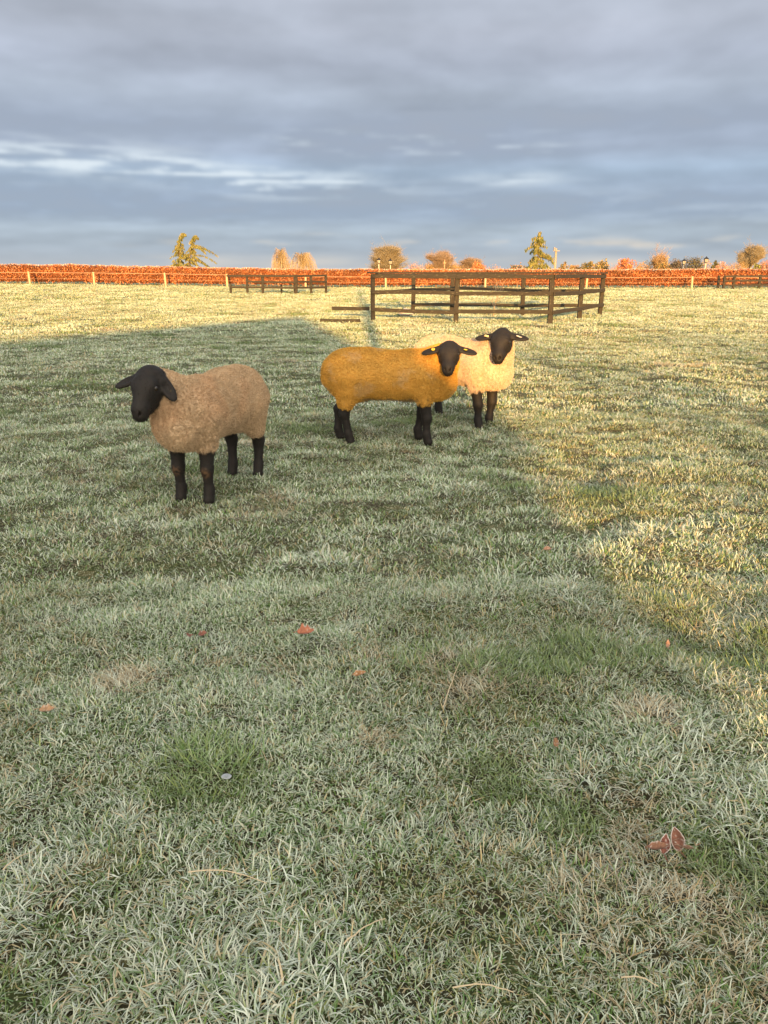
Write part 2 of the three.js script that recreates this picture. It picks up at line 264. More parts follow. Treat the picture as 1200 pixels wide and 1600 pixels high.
{
  // small pen at left, about 50 m off
  const D = 50, Y = x => groundY(x, -D);
  const pen = thing('small_pen', 'distant low dark rail pen left of the main pen, near the hedge', 'pen');
  const X = px => gx(px, D);
  for (const [px, top, dz, w] of [[361, 0.62, 0, 0.14], [387, 1.16, 0, 0.14], [411, 1.16, 0, 0.16], [435, 0.6, -1.5, 0.12], [458, 1.2, -1.2, 0.16], [463, 1.22, 0, 0.18], [484, 1.16, -1, 0.15], [506, 1.2, -2, 0.16]]) { const x = X(px); part('post', board(V(x, Y(x) - 0.1, -D + dz), V(x + 0.01, Y(x) + top, -D + dz), w, w, bseed++), woodM[bseed % 3], pen); }
  const rl = (p0, p1, h0, h1, z0, z1) => part('rail', board(V(X(p0), Y(X(p0)) + h0, -D + z0 + 0.11), V(X(p1), Y(X(p1)) + h1, -D + z1 + 0.11), 0.12, 0.05, bseed++), woodM[bseed % 3], pen);
  rl(356, 463, 1.1, 1.13, 0.02, 0); rl(386, 463, 0.76, 0.76, 0, 0); rl(360, 463, 0.42, 0.42, 0, 0); rl(463, 507, 1.12, 1.14, 0, -2); rl(463, 507, 0.78, 0.76, 0, -2); rl(463, 507, 0.44, 0.42, 0, -2);
  rl(361, 435, 0.4, 0.4, -0.4, -1.9);
}
{
  const D = 62, Y = x => groundY(x, -D), X = px => gx(px, D);
  const pen = thing('rail_fence', 'distant dark rail fence at the right edge before the hedge', 'fence');
  for (const [px, top, dz] of [[1130, 1.0, 0], [1138, 1.05, -2], [1145, 1.1, 0], [1190, 1.1, -0.5], [1236, 1.1, -1]]) { const x = X(px); part('post', board(V(x, Y(x) - 0.1, -D + dz), V(x, Y(x) + top, -D + dz), 0.17, 0.16, bseed++), woodM[bseed % 3], pen); }
  for (const h of [1.02, 0.68, 0.36]) { part('rail', board(V(X(1128), Y(X(1128)) + h, -D + 0.11), V(X(1145), Y(X(1145)) + h, -D + 0.1), 0.13, 0.05, bseed++), woodM[bseed % 3], pen); part('rail', board(V(X(1145), Y(X(1145)) + h, -D + 0.1), V(X(1236), Y(X(1236)) + h, -D - 0.9), 0.13, 0.05, bseed++), woodM[bseed % 3], pen); }
}

// ---------------------------------------------------------------- beech hedge and the line fence before it
const hedgeZ = x => -(67 - 0.03 * x - 0.0012 * x * x * (x < 0 ? 1 : 0.6));
const hedgeTop = x => 1.49 + 0.07 * noise2(x * 0.4, 7) + 0.05 * noise2(x * 1.7, 2) + 0.1 * sst(-5, -30, x);
{
  const x0 = -48, x1 = 46, r = rng(21);
  const hd = thing('beech_hedge', 'long clipped copper-leaved beech hedge along the far edge of the field', 'hedge');
  // inner twig mass
  const pos = [], idx = [], N = 300, M = 14;
  for (let i = 0; i <= N; i++) { const x = mix(x0, x1, i / N), zf = hedgeZ(x), gy = groundY(x, zf), tp = hedgeTop(x) - 0.09; for (let k = 0; k < M; k++) { const a = k / (M - 1); let q; if (a < 0.4) q = [0.12, 0.26 + (tp - 0.26) * a / 0.4]; else if (a < 0.6) q = [0.12 + 0.75 * (a - 0.4) / 0.2, tp]; else q = [0.87, 0.26 + (tp - 0.26) * (1 - (a - 0.6) / 0.4)]; const n = 0.05 * noise3(x * 2.3, q[1] * 3, q[0] * 3); pos.push(x, gy + q[1] + n, zf - q[0] + n * 1.5); } }
  for (let i = 0; i < N; i++) for (let k = 0; k < M; k++) { const a = i * M + k, b = i * M + (k + 1) % M; idx.push(a, b, a + M, b, b + M, a + M); }
  part('twig_mass', geom(pos, idx), mat(0.16, 0.06, 0.025), hd);
  const st = bag(true); for (let x = x0; x < x1; x += 0.22 + 0.3 * r()) { const z = hedgeZ(x) - 0.1 - 0.2 * r(), y = groundY(x, z), rr = 0.018 + 0.02 * r(), c = r() < 0.5 ? [0.5, 0.4, 0.28] : [0.28, 0.2, 0.13]; limb(st, [[x, y - 0.05, z, rr], [x + (r() - 0.5) * 0.12, y + 0.42, z + (r() - 0.5) * 0.1, rr * 0.8]], 4, c); }
  const sm = part('stems', built(st), vmat(), hd); sm.userData.kind = 'stuff';
  const n = 56000, lg = new THREE.BufferGeometry();
  { const q = []; const o = [[0, -0.5, 0], [0.32, -0.12, 0.06], [0.3, 0.2, 0.02], [0, 0.5, -0.08], [-0.3, 0.2, 0.02], [-0.32, -0.12, 0.06]]; for (let k = 1; k < 5; k++) q.push(...o[0], ...o[k], ...o[k + 1]); lg.setAttribute('position', new THREE.Float32BufferAttribute(q, 3)); lg.computeVertexNormals(); }
  const lm = new THREE.InstancedMesh(lg, new THREE.MeshStandardMaterial({ roughness: 0.75, side: THREE.DoubleSide }), n); lm.name = 'leaves'; lm.userData.kind = 'stuff'; lm.castShadow = lm.receiveShadow = true;
  const m4 = new THREE.Matrix4(), q4 = new THREE.Quaternion(), e = new THREE.Euler();
  const tones = [[0.62, 0.22, 0.075], [0.52, 0.17, 0.05], [0.66, 0.29, 0.12], [0.38, 0.11, 0.035], [0.58, 0.34, 0.18], [0.22, 0.07, 0.03]];
  for (let i = 0; i < n; i++) {
    const x = mix(x0, x1, r()), zf = hedgeZ(x), gy = groundY(x, zf), tp = hedgeTop(x); let y, z, frost = 0;
    const u = r();
    if (u < 0.68) { y = mix(0.2, tp, Math.pow(r(), 0.85)); z = zf + 0.06 - 0.16 * r() + 0.07 * noise2(x * 2, y * 3); } else { y = tp + 0.05 * (r() - 0.6); z = zf - r(); frost = r() < 0.75 ? 0.55 + 0.3 * r() : 0.1; }
    if (y < 0.45 && noise2(x * 1.6, 4) > 0.15 && r() < 0.75) y += 0.5;
    e.set((r() - 0.5) * 2.4, r() * 6.28, (r() - 0.5) * 2.4); q4.setFromEuler(e); const s = 0.09 + 0.06 * r(); m4.compose(V(x, gy + y, z), q4, V(s, s, s)); lm.setMatrixAt(i, m4);
    const t = tones[Math.floor(r() * 6 * 0.999)], v = 0.8 * (0.75 + 0.45 * r()) * (1 + 0.5 * noise2(x * 0.6, y * 1.5) + 0.3 * noise2(x * 0.12, 8)); lm.setColorAt(i, rgb(mix(t[0] * v, 0.72, frost), mix(t[1] * v, 0.6, frost), mix(t[2] * v, 0.54, frost)));
  }
  hd.add(lm);
  // line fence with pale round stakes
  const f = thing('stake_fence', 'pale timber stakes with white tape in front of the hedge', 'fence');
  const xs = [-60, 43, 143, 255, 352, 476, 603, 759, 916, 1077, 1240].map(px => gx(px, 65)); const zz = x => hedgeZ(x) + 1.3; const tops = [];
  const stake = mat(0.62, 0.46, 0.27), tape = mat(0.52, 0.32, 0.21, 0.8);
  xs.forEach((x, i) => { const z = zz(x), y = groundY(x, z), h = i < 5 ? 1.08 : 0.98, o = bag(); limb(o, [[x, y - 0.1, z, 0.085], [x + 0.01 * (i % 3 - 1), y + h * 0.5, z, 0.083], [x + 0.03 * (i % 3 - 1), y + h, z, 0.08]], 9); part('stake', built(o), stake, f); tops.push([x, y, z, h]); });
  for (let i = 0; i + 1 < tops.length; i++) for (const [k, w] of [[0.93, 0.032], [0.5, 0.014]]) { const a = tops[i], b = tops[i + 1]; part('tape', board(V(a[0], a[1] + a[3] * k, a[2] + 0.095), V(b[0], b[1] + b[3] * k, b[2] + 0.095), w, 0.018, bseed++), tape, f); }
}

// ---------------------------------------------------------------- trees, lamps and poles beyond the hedge
const leafCard = (() => { const g = new THREE.BufferGeometry(); const o = [[0, -0.5, 0], [0.25, 0, 0.08], [0, 0.5, 0], [-0.25, 0, 0.08]]; g.setAttribute('position', new THREE.Float32BufferAttribute([...o[0], ...o[1], ...o[2], ...o[0], ...o[2], ...o[3]], 3)); g.computeVertexNormals(); return g; })();
function leafMesh(list, name, parent, rough = 0.85) { const lm = new THREE.InstancedMesh(leafCard, new THREE.MeshStandardMaterial({ roughness: rough, side: THREE.DoubleSide }), list.length); const m = new THREE.Matrix4(), q = new THREE.Quaternion(), e = new THREE.Euler(); list.forEach((l, i) => { e.set(l[3], l[4], l[5]); q.setFromEuler(e); m.compose(V(l[0], l[1], l[2]), q, V(l[6], l[7] ?? l[6], l[6])); lm.setMatrixAt(i, m); lm.setColorAt(i, rgb(l[8], l[9], l[10])); }); lm.name = name; lm.castShadow = lm.receiveShadow = true; lm.userData.kind = 'stuff'; parent.add(lm); return lm; }
// bushy tree or shrub: trunk, limbs and a crown of leaves gathered in clumps
function bush(name, label, px, py, wpx, D, o) {
  const x = gx(px, D), z = -D, y0 = groundY(x, z), H = gh(py, D) - y0, W = wpx / FPX * D, r = rng(o.seed);
  const t = thing(name, label, o.category ?? 'tree', [x, y0, z], 0, o.group), tr = bag();
  limb(tr, [[0, -0.1, 0, 0.05 + H * 0.02], [0.03 * H, H * 0.35, 0, 0.03 + H * 0.014], [0, H * 0.6, 0, 0.02 + H * 0.006]], 6);
  const clumps = []; const nc = o.clumps ?? 26;
  for (let i = 0; i < nc; i++) { const a = r() * 6.283, u = Math.acos(mix(-0.75, 1, r())), rr = 0.55 + 0.4 * r(); const c = [Math.sin(u) * Math.cos(a) * W / 2 * rr, H * (0.52 + 0.44 * Math.cos(u) * rr), Math.sin(u) * Math.sin(a) * W / 2 * rr, (0.16 + 0.12 * r()) * Math.min(W, H * 1.2)]; clumps.push(c); limb(tr, [[0, H * (0.25 + 0.2 * r()), 0, 0.03], [c[0] * 0.5, c[1] * 0.75, c[2] * 0.5, 0.02], [c[0], c[1], c[2], 0.008]], 4); }
  part('trunk', built(tr), o.bark ?? mat(0.12, 0.09, 0.06), t);
  const list = []; const n = o.leaves ?? 2600;
  for (let i = 0; i < n; i++) { const c = clumps[i % nc], a = r() * 6.283, u = Math.acos(2 * r() - 1), q = c[3] * Math.pow(r(), 0.45); const s = (o.size ?? 0.22) * (0.6 + 0.8 * r()); const tone = o.tones[Math.floor(r() * o.tones.length * 0.999)], v = 0.8 + 0.4 * r(); list.push([c[0] + Math.sin(u) * Math.cos(a) * q, Math.max(0.05, c[1] + Math.cos(u) * q), c[2] + Math.sin(u) * Math.sin(a) * q, r() * 6, r() * 6, r() * 6, s * (o.thin ?? 1), s, tone[0] * v, tone[1] * v, tone[2] * v]); }
  leafMesh(list, 'crown', t); return t;
}
// drooping conifer with tiered sprays
function conifer(name, label, px, py, wpx, D, o) {
  const x = gx(px, D), z = -D, y0 = groundY(x, z), H = gh(py, D) - y0, W = wpx / FPX * D, r = rng(o.seed);
  const t = thing(name, label, 'tree', [x, y0, z]); const tr = bag(), list = [];
  const lead = o.leaders ?? [[[0, 0], [0, 0.5], [0, 1]]];
  lead.forEach((L, li) => {
    const at = k => { const f = k * (L.length - 1), i = Math.min(L.length - 2, Math.floor(f)), u = f - i; return [mix(L[i][0], L[i + 1][0], u) * W, mix(L[i][1], L[i + 1][1], u) * H]; };
    const pts = []; for (let i = 0; i <= 10; i++) { const p = at(i / 10); pts.push([p[0], p[1] - (i ? 0 : 0.1), li * 0.2, 0.012 * H * (1.15 - i / 10) + 0.01]); } limb(tr, pts, 6);
    const nb = o.branches ?? 64;
    for (let b = 0; b < nb; b++) {
      const k = 0.06 + 0.94 * (b / nb), p = at(k), a = r() * 6.283; const len = W * 0.5 * (o.profile ? o.profile(k, Math.cos(a), li, r) : (1 - k) * (0.75 + 0.4 * r()) + 0.05); if (len < 0.05) continue;
      const bp = []; for (let i = 0; i <= 5; i++) { const u = i / 5; bp.push([p[0] + Math.cos(a) * len * u, p[1] + len * (0.28 * u - 0.55 * u * u), li * 0.2 + Math.sin(a) * len * u, 0.02 * (1 - u) + 0.004]); } limb(tr, bp, 3);
      const ns = Math.ceil(len * (o.dens ?? 38)) + 8;
      for (let s = 0; s < ns; s++) { const u = 0.12 + 0.9 * r(), i = Math.min(4, Math.floor(u * 5)), c = bp[i], d = bp[i + 1], w = u * 5 - i; const tone = r() < 0.45 ? [0.26, 0.24, 0.06] : r() < 0.7 ? [0.15, 0.18, 0.05] : [0.34, 0.31, 0.14]; const v = 0.75 + 0.5 * r(); const sc = o.size ?? 1, sz = (0.2 + 0.22 * r()) * sc; list.push([mix(c[0], d[0], w) + (r() - 0.5) * 0.22 * sc, mix(c[1], d[1], w) - 0.16 * r() * sc, mix(c[2], d[2], w) + (r() - 0.5) * 0.22 * sc, (r() - 0.5) * 1.2, r() * 6.28, (r() - 0.5) * 1.2, 0.2 * sc, sz * 1.4, tone[0] * v, tone[1] * v, tone[2] * v]); }
    }
  });
  part('trunk', built(tr), mat(0.14, 0.1, 0.06), t); leafMesh(list, 'crown', t); return t;
}
conifer('cedar_tree', 'green cedar with two hooked drooping tips behind the left hedge', 292, 365, 62, 88, { seed: 41, branches: 110, dens: 46, leaders: [[[-0.15, 0], [-0.15, 0.35], [-0.13, 0.65], [-0.08, 0.9], [-0.01, 1.0], [0.06, 0.97]], [[0.08, 0], [0.1, 0.35], [0.15, 0.62], [0.21, 0.85], [0.29, 0.95], [0.35, 0.9]]], size: 0.62, profile: (k, c, li, r) => (k > 0.55 ? 0.05 + 0.16 * (1 - k) : (li === 1 && c > 0.5 && (Math.abs(k - 0.47) < 0.04 || Math.abs(k - 0.3) < 0.05) ? 1.1 : 0.62 * Math.pow(1 - k, 1.6) + 0.05)) * (0.6 + 0.6 * r()) });
conifer('spruce_tree', 'tall pointed green spruce rising behind the main pen', 838, 362, 96, 88, { seed: 42, branches: 66, dens: 30, profile: (k, c, li, r) => (Math.pow(1 - k, 0.85) * (0.55 + 0.65 * r()) + 0.06) * (0.75 + 0.35 * Math.sin(k * 38)) });
const TW = (a, b, c) => mat(a, b, c, 0.95);
function bare(px, py, wpx, D, label, o) { const x = gx(px, D), y0 = groundY(x, -D); return bareTree(o.name ?? 'leafless_tree', label, [x, y0, -D], { h: gh(py, D) - y0, w: wpx / FPX * D, ...o }); }
bare(605, 384, 84, 120, 'broad round-crowned leafless tree behind the left corner of the main pen', { low: true, lift: 0.02, seed: 51, levels: 4, kids: [5, 4, 3, 2], trunk: 0.1, trunkLen: 0.55, rad: 0.12, minr: 0.009, bark: TW(0.3, 0.25, 0.17), twig: TW(0.36, 0.31, 0.2) });
bare(686, 391, 50, 118, 'narrow leafless tree left of centre above the main pen top rail', { low: true, lift: 0.02, seed: 52, levels: 4, kids: [4, 3, 3, 2], trunk: 0.1, trunkLen: 0.6, rad: 0.1, minr: 0.009, bark: TW(0.36, 0.27, 0.19), twig: TW(0.42, 0.32, 0.23) });
bare(738, 403, 52, 128, 'low grey leafless tree behind a small orange bush', { low: true, lift: 0.02, seed: 53, levels: 4, kids: [4, 4, 3, 2], trunk: 0.1, trunkLen: 0.6, rad: 0.09, minr: 0.009, bark: TW(0.3, 0.24, 0.17), twig: TW(0.36, 0.27, 0.19) });
bare(1170, 381, 40, 120, 'open-branched leafless tree near the right edge', { seed: 54, levels: 4, kids: [3, 3, 3, 2], trunk: 0.35, trunkLen: 0.6, rad: 0.15, minr: 0.015, bark: TW(0.3, 0.25, 0.16), twig: TW(0.38, 0.32, 0.2) });
bare(1028, 397, 26, 115, 'thin pale leafless tree left of the grey pole', { seed: 55, levels: 4, kids: [3, 3, 3, 2], trunk: 0.2, trunkLen: 0.65, rad: 0.08, minr: 0.014, bark: TW(0.42, 0.3, 0.17), twig: TW(0.5, 0.36, 0.22) });
const orange = [[0.62, 0.25, 0.09], [0.7, 0.33, 0.15], [0.5, 0.17, 0.06]], golden = [[0.52, 0.33, 0.11], [0.6, 0.42, 0.18], [0.4, 0.24, 0.07]], olive = [[0.16, 0.15, 0.05], [0.24, 0.21, 0.08], [0.1, 0.11, 0.04]], pinky = [[0.5, 0.3, 0.2], [0.6, 0.38, 0.26], [0.4, 0.24, 0.15]], slate = [[0.1, 0.1, 0.09], [0.16, 0.15, 0.12], [0.22, 0.17, 0.12]];
// weeping trees with trailing golden twigs
for (const [px, py, wpx, seed, label] of [[441, 387, 30, 61, 'taller of two golden weeping trees behind the small pen'], [474, 394, 42, 62, 'lower, broader of two golden weeping trees behind the small pen']]) {
  const D = 84, x = gx(px, D), y0 = groundY(x, -D), H = gh(py, D) - y0, W = wpx / FPX * D, r = rng(seed), t = thing('weeping_tree', label, 'tree', [x, y0, -D], 0, 'weeping trees beyond the hedge'), tr = bag(), tw = bag();
  limb(tr, [[0, -0.1, 0, 0.09], [0.06, H * 0.4, 0, 0.075], [-0.04, H * 0.85, 0, 0.04]], 7);
  for (let i = 0; i < 240; i++) { const a = r() * 6.283, l = W * 0.5 * Math.sqrt(r()) , s = H * (0.55 + 0.37 * r()), e = H * (0.12 + 0.35 * r()), c = Math.cos(a) * l, q = Math.sin(a) * l; const top = Math.min(H, s + 0.25 * l + 0.12); limb(tw, [[0, s * 0.92, 0, 0.016], [c * 0.55, top, q * 0.55, 0.013], [c * 0.9, mix(top, e, 0.35), q * 0.9, 0.011], [c * (1 + 0.1 * r()), mix(top, e, 0.7), q, 0.01], [c * (1 + 0.2 * (r() - 0.5)), e, q * (1 + 0.2 * (r() - 0.5)), 0.008]], 3); }
  part('trunk', built(tr), mat(0.2, 0.14, 0.08), t); const c = part('crown', built(tw), mat(0.5, 0.39, 0.22), t); c.userData.kind = 'stuff';
}
bush('shrub', 'reddish shrub between the round tree and the narrow leafless tree', 648, 411, 24, 112, { seed: 71, tones: pinky, leaves: 1500, thin: 0.4, category: 'shrub' });
bush('shrub', 'golden shrub spreading right of the narrow leafless tree', 712, 412, 34, 114, { seed: 72, tones: golden, leaves: 1800, thin: 0.4, category: 'shrub' });
bush('shrub', 'small orange bush in front of the low grey leafless tree', 746, 410, 24, 100, { seed: 73, tones: orange, leaves: 1500, category: 'shrub' });
bush('shrub', 'low pinkish shrub left of the tall spruce', 806, 414, 34, 108, { seed: 74, tones: [...pinky, ...olive], leaves: 1600, category: 'shrub' });
bush('shrub', 'small round golden-green bush right of the grey utility pole', 882, 409, 20, 106, { seed: 75, tones: [...golden, ...olive], leaves: 1300, category: 'shrub' });
bush('shrub', 'pale low bush between two green bushes right of the spruce', 898, 412, 16, 108, { seed: 76, tones: golden, leaves: 1000, category: 'shrub' });
bush('evergreen_bush', 'left one of two joined olive evergreen bushes at the pen right corner', 919, 406, 26, 104, { seed: 77, tones: olive.concat(golden.slice(0, 1)), leaves: 2200, category: 'bush' });
bush('evergreen_bush', 'right one of two joined olive evergreen bushes at the pen right corner', 937, 406, 24, 106, { seed: 78, tones: olive.concat(golden.slice(0, 2)), leaves: 2200, category: 'bush' });
bush('copper_tree', 'rounded bright orange copper tree right of the main pen', 974, 404, 28, 98, { seed: 79, tones: orange, leaves: 2600 });
bush('shrub', 'low brown shrubbery just right of the copper tree', 998, 412, 28, 110, { seed: 80, tones: [...pinky, ...golden], leaves: 1500, thin: 0.5, category: 'shrub' });
bush('shrub', 'olive bush at the foot of the thin pale leafless tree', 1034, 410, 24, 106, { seed: 81, tones: [...olive, ...golden], leaves: 1500, category: 'shrub' });
bush('dark_tree', 'dark slate-coloured round tree left of the first right-hand lamp', 1056, 404, 26, 112, { seed: 82, tones: slate, leaves: 2200 });
bush('dark_tree', 'dark brown-green tree between the two right-hand lamps', 1080, 402, 34, 114, { seed: 83, tones: [...slate, ...olive], leaves: 2400 });
bush('shrub', 'narrow olive bush right of the tallest right-hand lamp', 1115, 405, 12, 104, { seed: 84, tones: olive, leaves: 1000, category: 'shrub' });
bush('shrub', 'rounded pale pink shrub right of the right-hand lamps', 1125, 407, 20, 100, { seed: 85, tones: pinky.map(c => c.map(v => v * 1.2)), leaves: 1500, thin: 0.5, category: 'shrub' });
bush('shrub', 'low tawny thicket left of the open-branched tree', 1148, 410, 30, 112, { seed: 86, tones: golden, leaves: 1600, thin: 0.4, category: 'shrub' });
bush('shrub', 'small bright green bush at the foot of the open-branched tree', 1179, 408, 12, 104, { seed: 87, tones: [[0.22, 0.24, 0.05], [0.3, 0.3, 0.08]], leaves: 900, category: 'shrub' });
bush('shrub', 'russet shrub at the far right edge', 1198, 404, 32, 108, { seed: 88, tones: [...pinky, ...orange], leaves: 1800, thin: 0.6, category: 'shrub' });
for (const [px, py, w, D, sd, tn, label] of [[955, 413, 30, 116, 91, pinky, 'faint pinkish shrub between the evergreen bushes and the copper tree'], [1012, 409, 26, 118, 92, golden, 'tawny shrub left of the thin pale leafless tree'], [1044, 411, 24, 116, 93, pinky, 'brown shrub behind the grey far pole'], [1098, 408, 26, 118, 94, golden, 'tawny shrub behind the tallest lamp post'], [1138, 411, 26, 116, 95, pinky, 'pinkish shrub right of the rounded pale pink shrub'], [1185, 409, 26, 120, 96, golden, 'tawny shrub under the open-branched tree'], [668, 414, 24, 118, 97, golden, 'low tawny shrub left of the narrow leafless tree'], [770, 416, 30, 118, 98, pinky, 'very low pinkish shrub left of the spruce']])
  bush('shrub', label, px, py - 1, w * 1.35, D, { seed: sd, tones: tn, leaves: 1600, thin: 0.45, category: 'shrub' });
for (const [px, py, D, label] of [[592, 402, 90, 'left lamp post of the pair before the round leafless tree'], [610, 404, 93, 'right lamp post of the pair before the round leafless tree'], [1065, 404, 92, 'lamp post in front of the dark slate tree'], [1099, 400, 86, 'tallest lamp post above the hedge near the right edge']]) {
  const x = gx(px, D), y0 = groundY(x, -D), H = gh(py, D) - y0, t = thing('lamp_post', label, 'lamp post', [x, y0, -D], 0, 'lantern lamp posts beyond the hedge'), black = mat(0.015, 0.015, 0.017, 0.5), pale = mat(0.62, 0.54, 0.42, 0.6);
  const k = H / 2.9; part('post', new THREE.CylinderGeometry(0.06, 0.085, 2.2 * k, 10).translate(0, 1.1 * k, 0), pale, t);
  part('lantern_glass', new THREE.CylinderGeometry(0.24, 0.12, 0.36, 6).translate(0, 2.2 * k + 0.2, 0), mat(0.55, 0.52, 0.45, 0.25), t);
  part('lantern_frame', [new THREE.CylinderGeometry(0.13, 0.1, 0.07, 6).translate(0, 2.2 * k, 0), ...[0, 1, 2, 3, 4, 5].map(i => new THREE.CylinderGeometry(0.018, 0.018, 0.4, 5).rotateX(0.32).translate(0, 2.2 * k + 0.2, 0.18).rotateY(i * Math.PI / 3))], black, t);
  part('lantern_cap', [new THREE.CylinderGeometry(0.07, 0.3, 0.2, 6).translate(0, 2.2 * k + 0.48, 0), new THREE.SphereGeometry(0.05, 8, 6).translate(0, 2.2 * k + 0.62, 0)], black, t);
}
for (const [px, py, D, r0, label] of [[866, 388, 120, 0.2, 'pale utility pole with equipment on top right of the tall spruce'], [1040, 399, 130, 0.1, 'thin far utility pole with crossarm above the right hedge'], [694, 406, 96, 0.06, 'thin reddish sunlit post before the narrow leafless tree']]) {
  const x = gx(px, D), y0 = groundY(x, -D), H = gh(py, D) - y0, t = thing('far_pole', label, 'pole', [x, y0, -D]); const m = r0 < 0.08 ? mat(0.6, 0.36, 0.22) : mat(0.36, 0.31, 0.25);
  part('shaft', new THREE.CylinderGeometry(r0 * 0.8, r0, H, 10).translate(0, H / 2, 0), m, t); part('crossarm', new THREE.BoxGeometry(r0 * 5, 0.1, 0.1).translate(0, H - 0.35, r0 + 0.07), m, t);
  if (r0 > 0.15) part('transformer', new THREE.CylinderGeometry(0.16, 0.16, 0.5, 10).translate(-0.3, H - 0.1, 0.3), mat(0.25, 0.25, 0.27, 0.5), t);
}
// ---------------------------------------------------------------- sheep
// signed distance of a tapered capsule
function capsule(p, c) {
  const bx = c.b[0] - c.a[0], by = c.b[1] - c.a[1], bz = c.b[2] - c.a[2], px = p[0] - c.a[0], py = p[1] - c.a[1], pz = p[2] - c.a[2];
  const t = clamp((px * bx + py * by + pz * bz) / (bx * bx + by * by + bz * bz + 1e-9));
  return Math.hypot(px - bx * t, py - by * t, pz - bz * t) - mix(c.ra, c.rb, t);
}
function ellipsoid(p, e) { const dx = p[0] - e.c[0], dy = p[1] - e.c[1], dz = p[2] - e.c[2]; const X = (dx * e.u[0] + dy * e.u[1] + dz * e.u[2]) / e.r[0], Y = (dx * e.v[0] + dy * e.v[1] + dz * e.v[2]) / e.r[1], Z = (dx * e.w[0] + dy * e.w[1] + dz * e.w[2]) / e.r[2]; const k = Math.hypot(X, Y, Z), k2 = Math.hypot(X / e.r[0], Y / e.r[1], Z / e.r[2]); return k * (k - 1) / (k2 + 1e-9); }
const smin = (a, b, k) => { const h = Math.max(k - Math.abs(a - b), 0) / k; return Math.min(a, b) - h * h * k * 0.25; };
function surfaceNets(f, lo, hi, h) {
  const n = [0, 1, 2].map(i => Math.ceil((hi[i] - lo[i]) / h) + 1), [nx, ny, nz] = n, F = new Float32Array(nx * ny * nz).fill(9);
  const C = 4; // look at coarse blocks first
  for (let k = 0; k < nz; k += C) for (let j = 0; j < ny; j += C) for (let i = 0; i < nx; i += C) {
    const d = f([lo[0] + (i + C / 2) * h, lo[1] + (j + C / 2) * h, lo[2] + (k + C / 2) * h]);
    const far = Math.abs(d) > h * C * 1.6;
    for (let c = k; c < Math.min(nz, k + C); c++) for (let b = j; b < Math.min(ny, j + C); b++) for (let a = i; a < Math.min(nx, i + C); a++) F[(c * ny + b) * nx + a] = far ? d : f([lo[0] + a * h, lo[1] + b * h, lo[2] + c * h]);
  }
  const id = new Int32Array(nx * ny * nz).fill(-1), pos = [], idx = [];
  for (let k = 0; k < nz - 1; k++) for (let j = 0; j < ny - 1; j++) for (let i = 0; i < nx - 1; i++) {
    const o = (k * ny + j) * nx + i; let m = 0, cx = 0, cy = 0, cz = 0, cnt = 0; const v = [];
    for (let q = 0; q < 8; q++) { const val = F[o + (q & 1) + ((q >> 1) & 1) * nx + (q >> 2) * nx * ny]; v.push(val); if (val < 0) m |= 1 << q; }
    if (m === 0 || m === 255) continue;
    for (let q = 0; q < 8; q++) for (const b of [1, 2, 4]) { if (q & b) continue; const s = q | b; if ((v[q] < 0) === (v[s] < 0)) continue; const t = v[q] / (v[q] - v[s]); cx += (q & 1) + (b === 1 ? t : 0); cy += ((q >> 1) & 1) + (b === 2 ? t : 0); cz += (q >> 2) + (b === 4 ? t : 0); cnt++; }
    id[o] = pos.length / 3; pos.push(lo[0] + (i + cx / cnt) * h, lo[1] + (j + cy / cnt) * h, lo[2] + (k + cz / cnt) * h);
  }
  const sx = 1, sy = nx, sz = nx * ny;
  for (let k = 1; k < nz - 1; k++) for (let j = 1; j < ny - 1; j++) for (let i = 1; i < nx - 1; i++) {
    const o = (k * ny + j) * nx + i, a = F[o] < 0;
    for (const [st, s1, s2] of [[sx, sy, sz], [sy, sz, sx], [sz, sx, sy]]) { const b = F[o + st] < 0; if (a === b) continue; const p = id[o], q = id[o - s1], r = id[o - s1 - s2], s = id[o - s2]; if (p < 0 || q < 0 || r < 0 || s < 0) continue; if (a) idx.push(p, q, r, p, r, s); else idx.push(p, r, q, p, s, r); }
  }
  return { pos, idx };
}
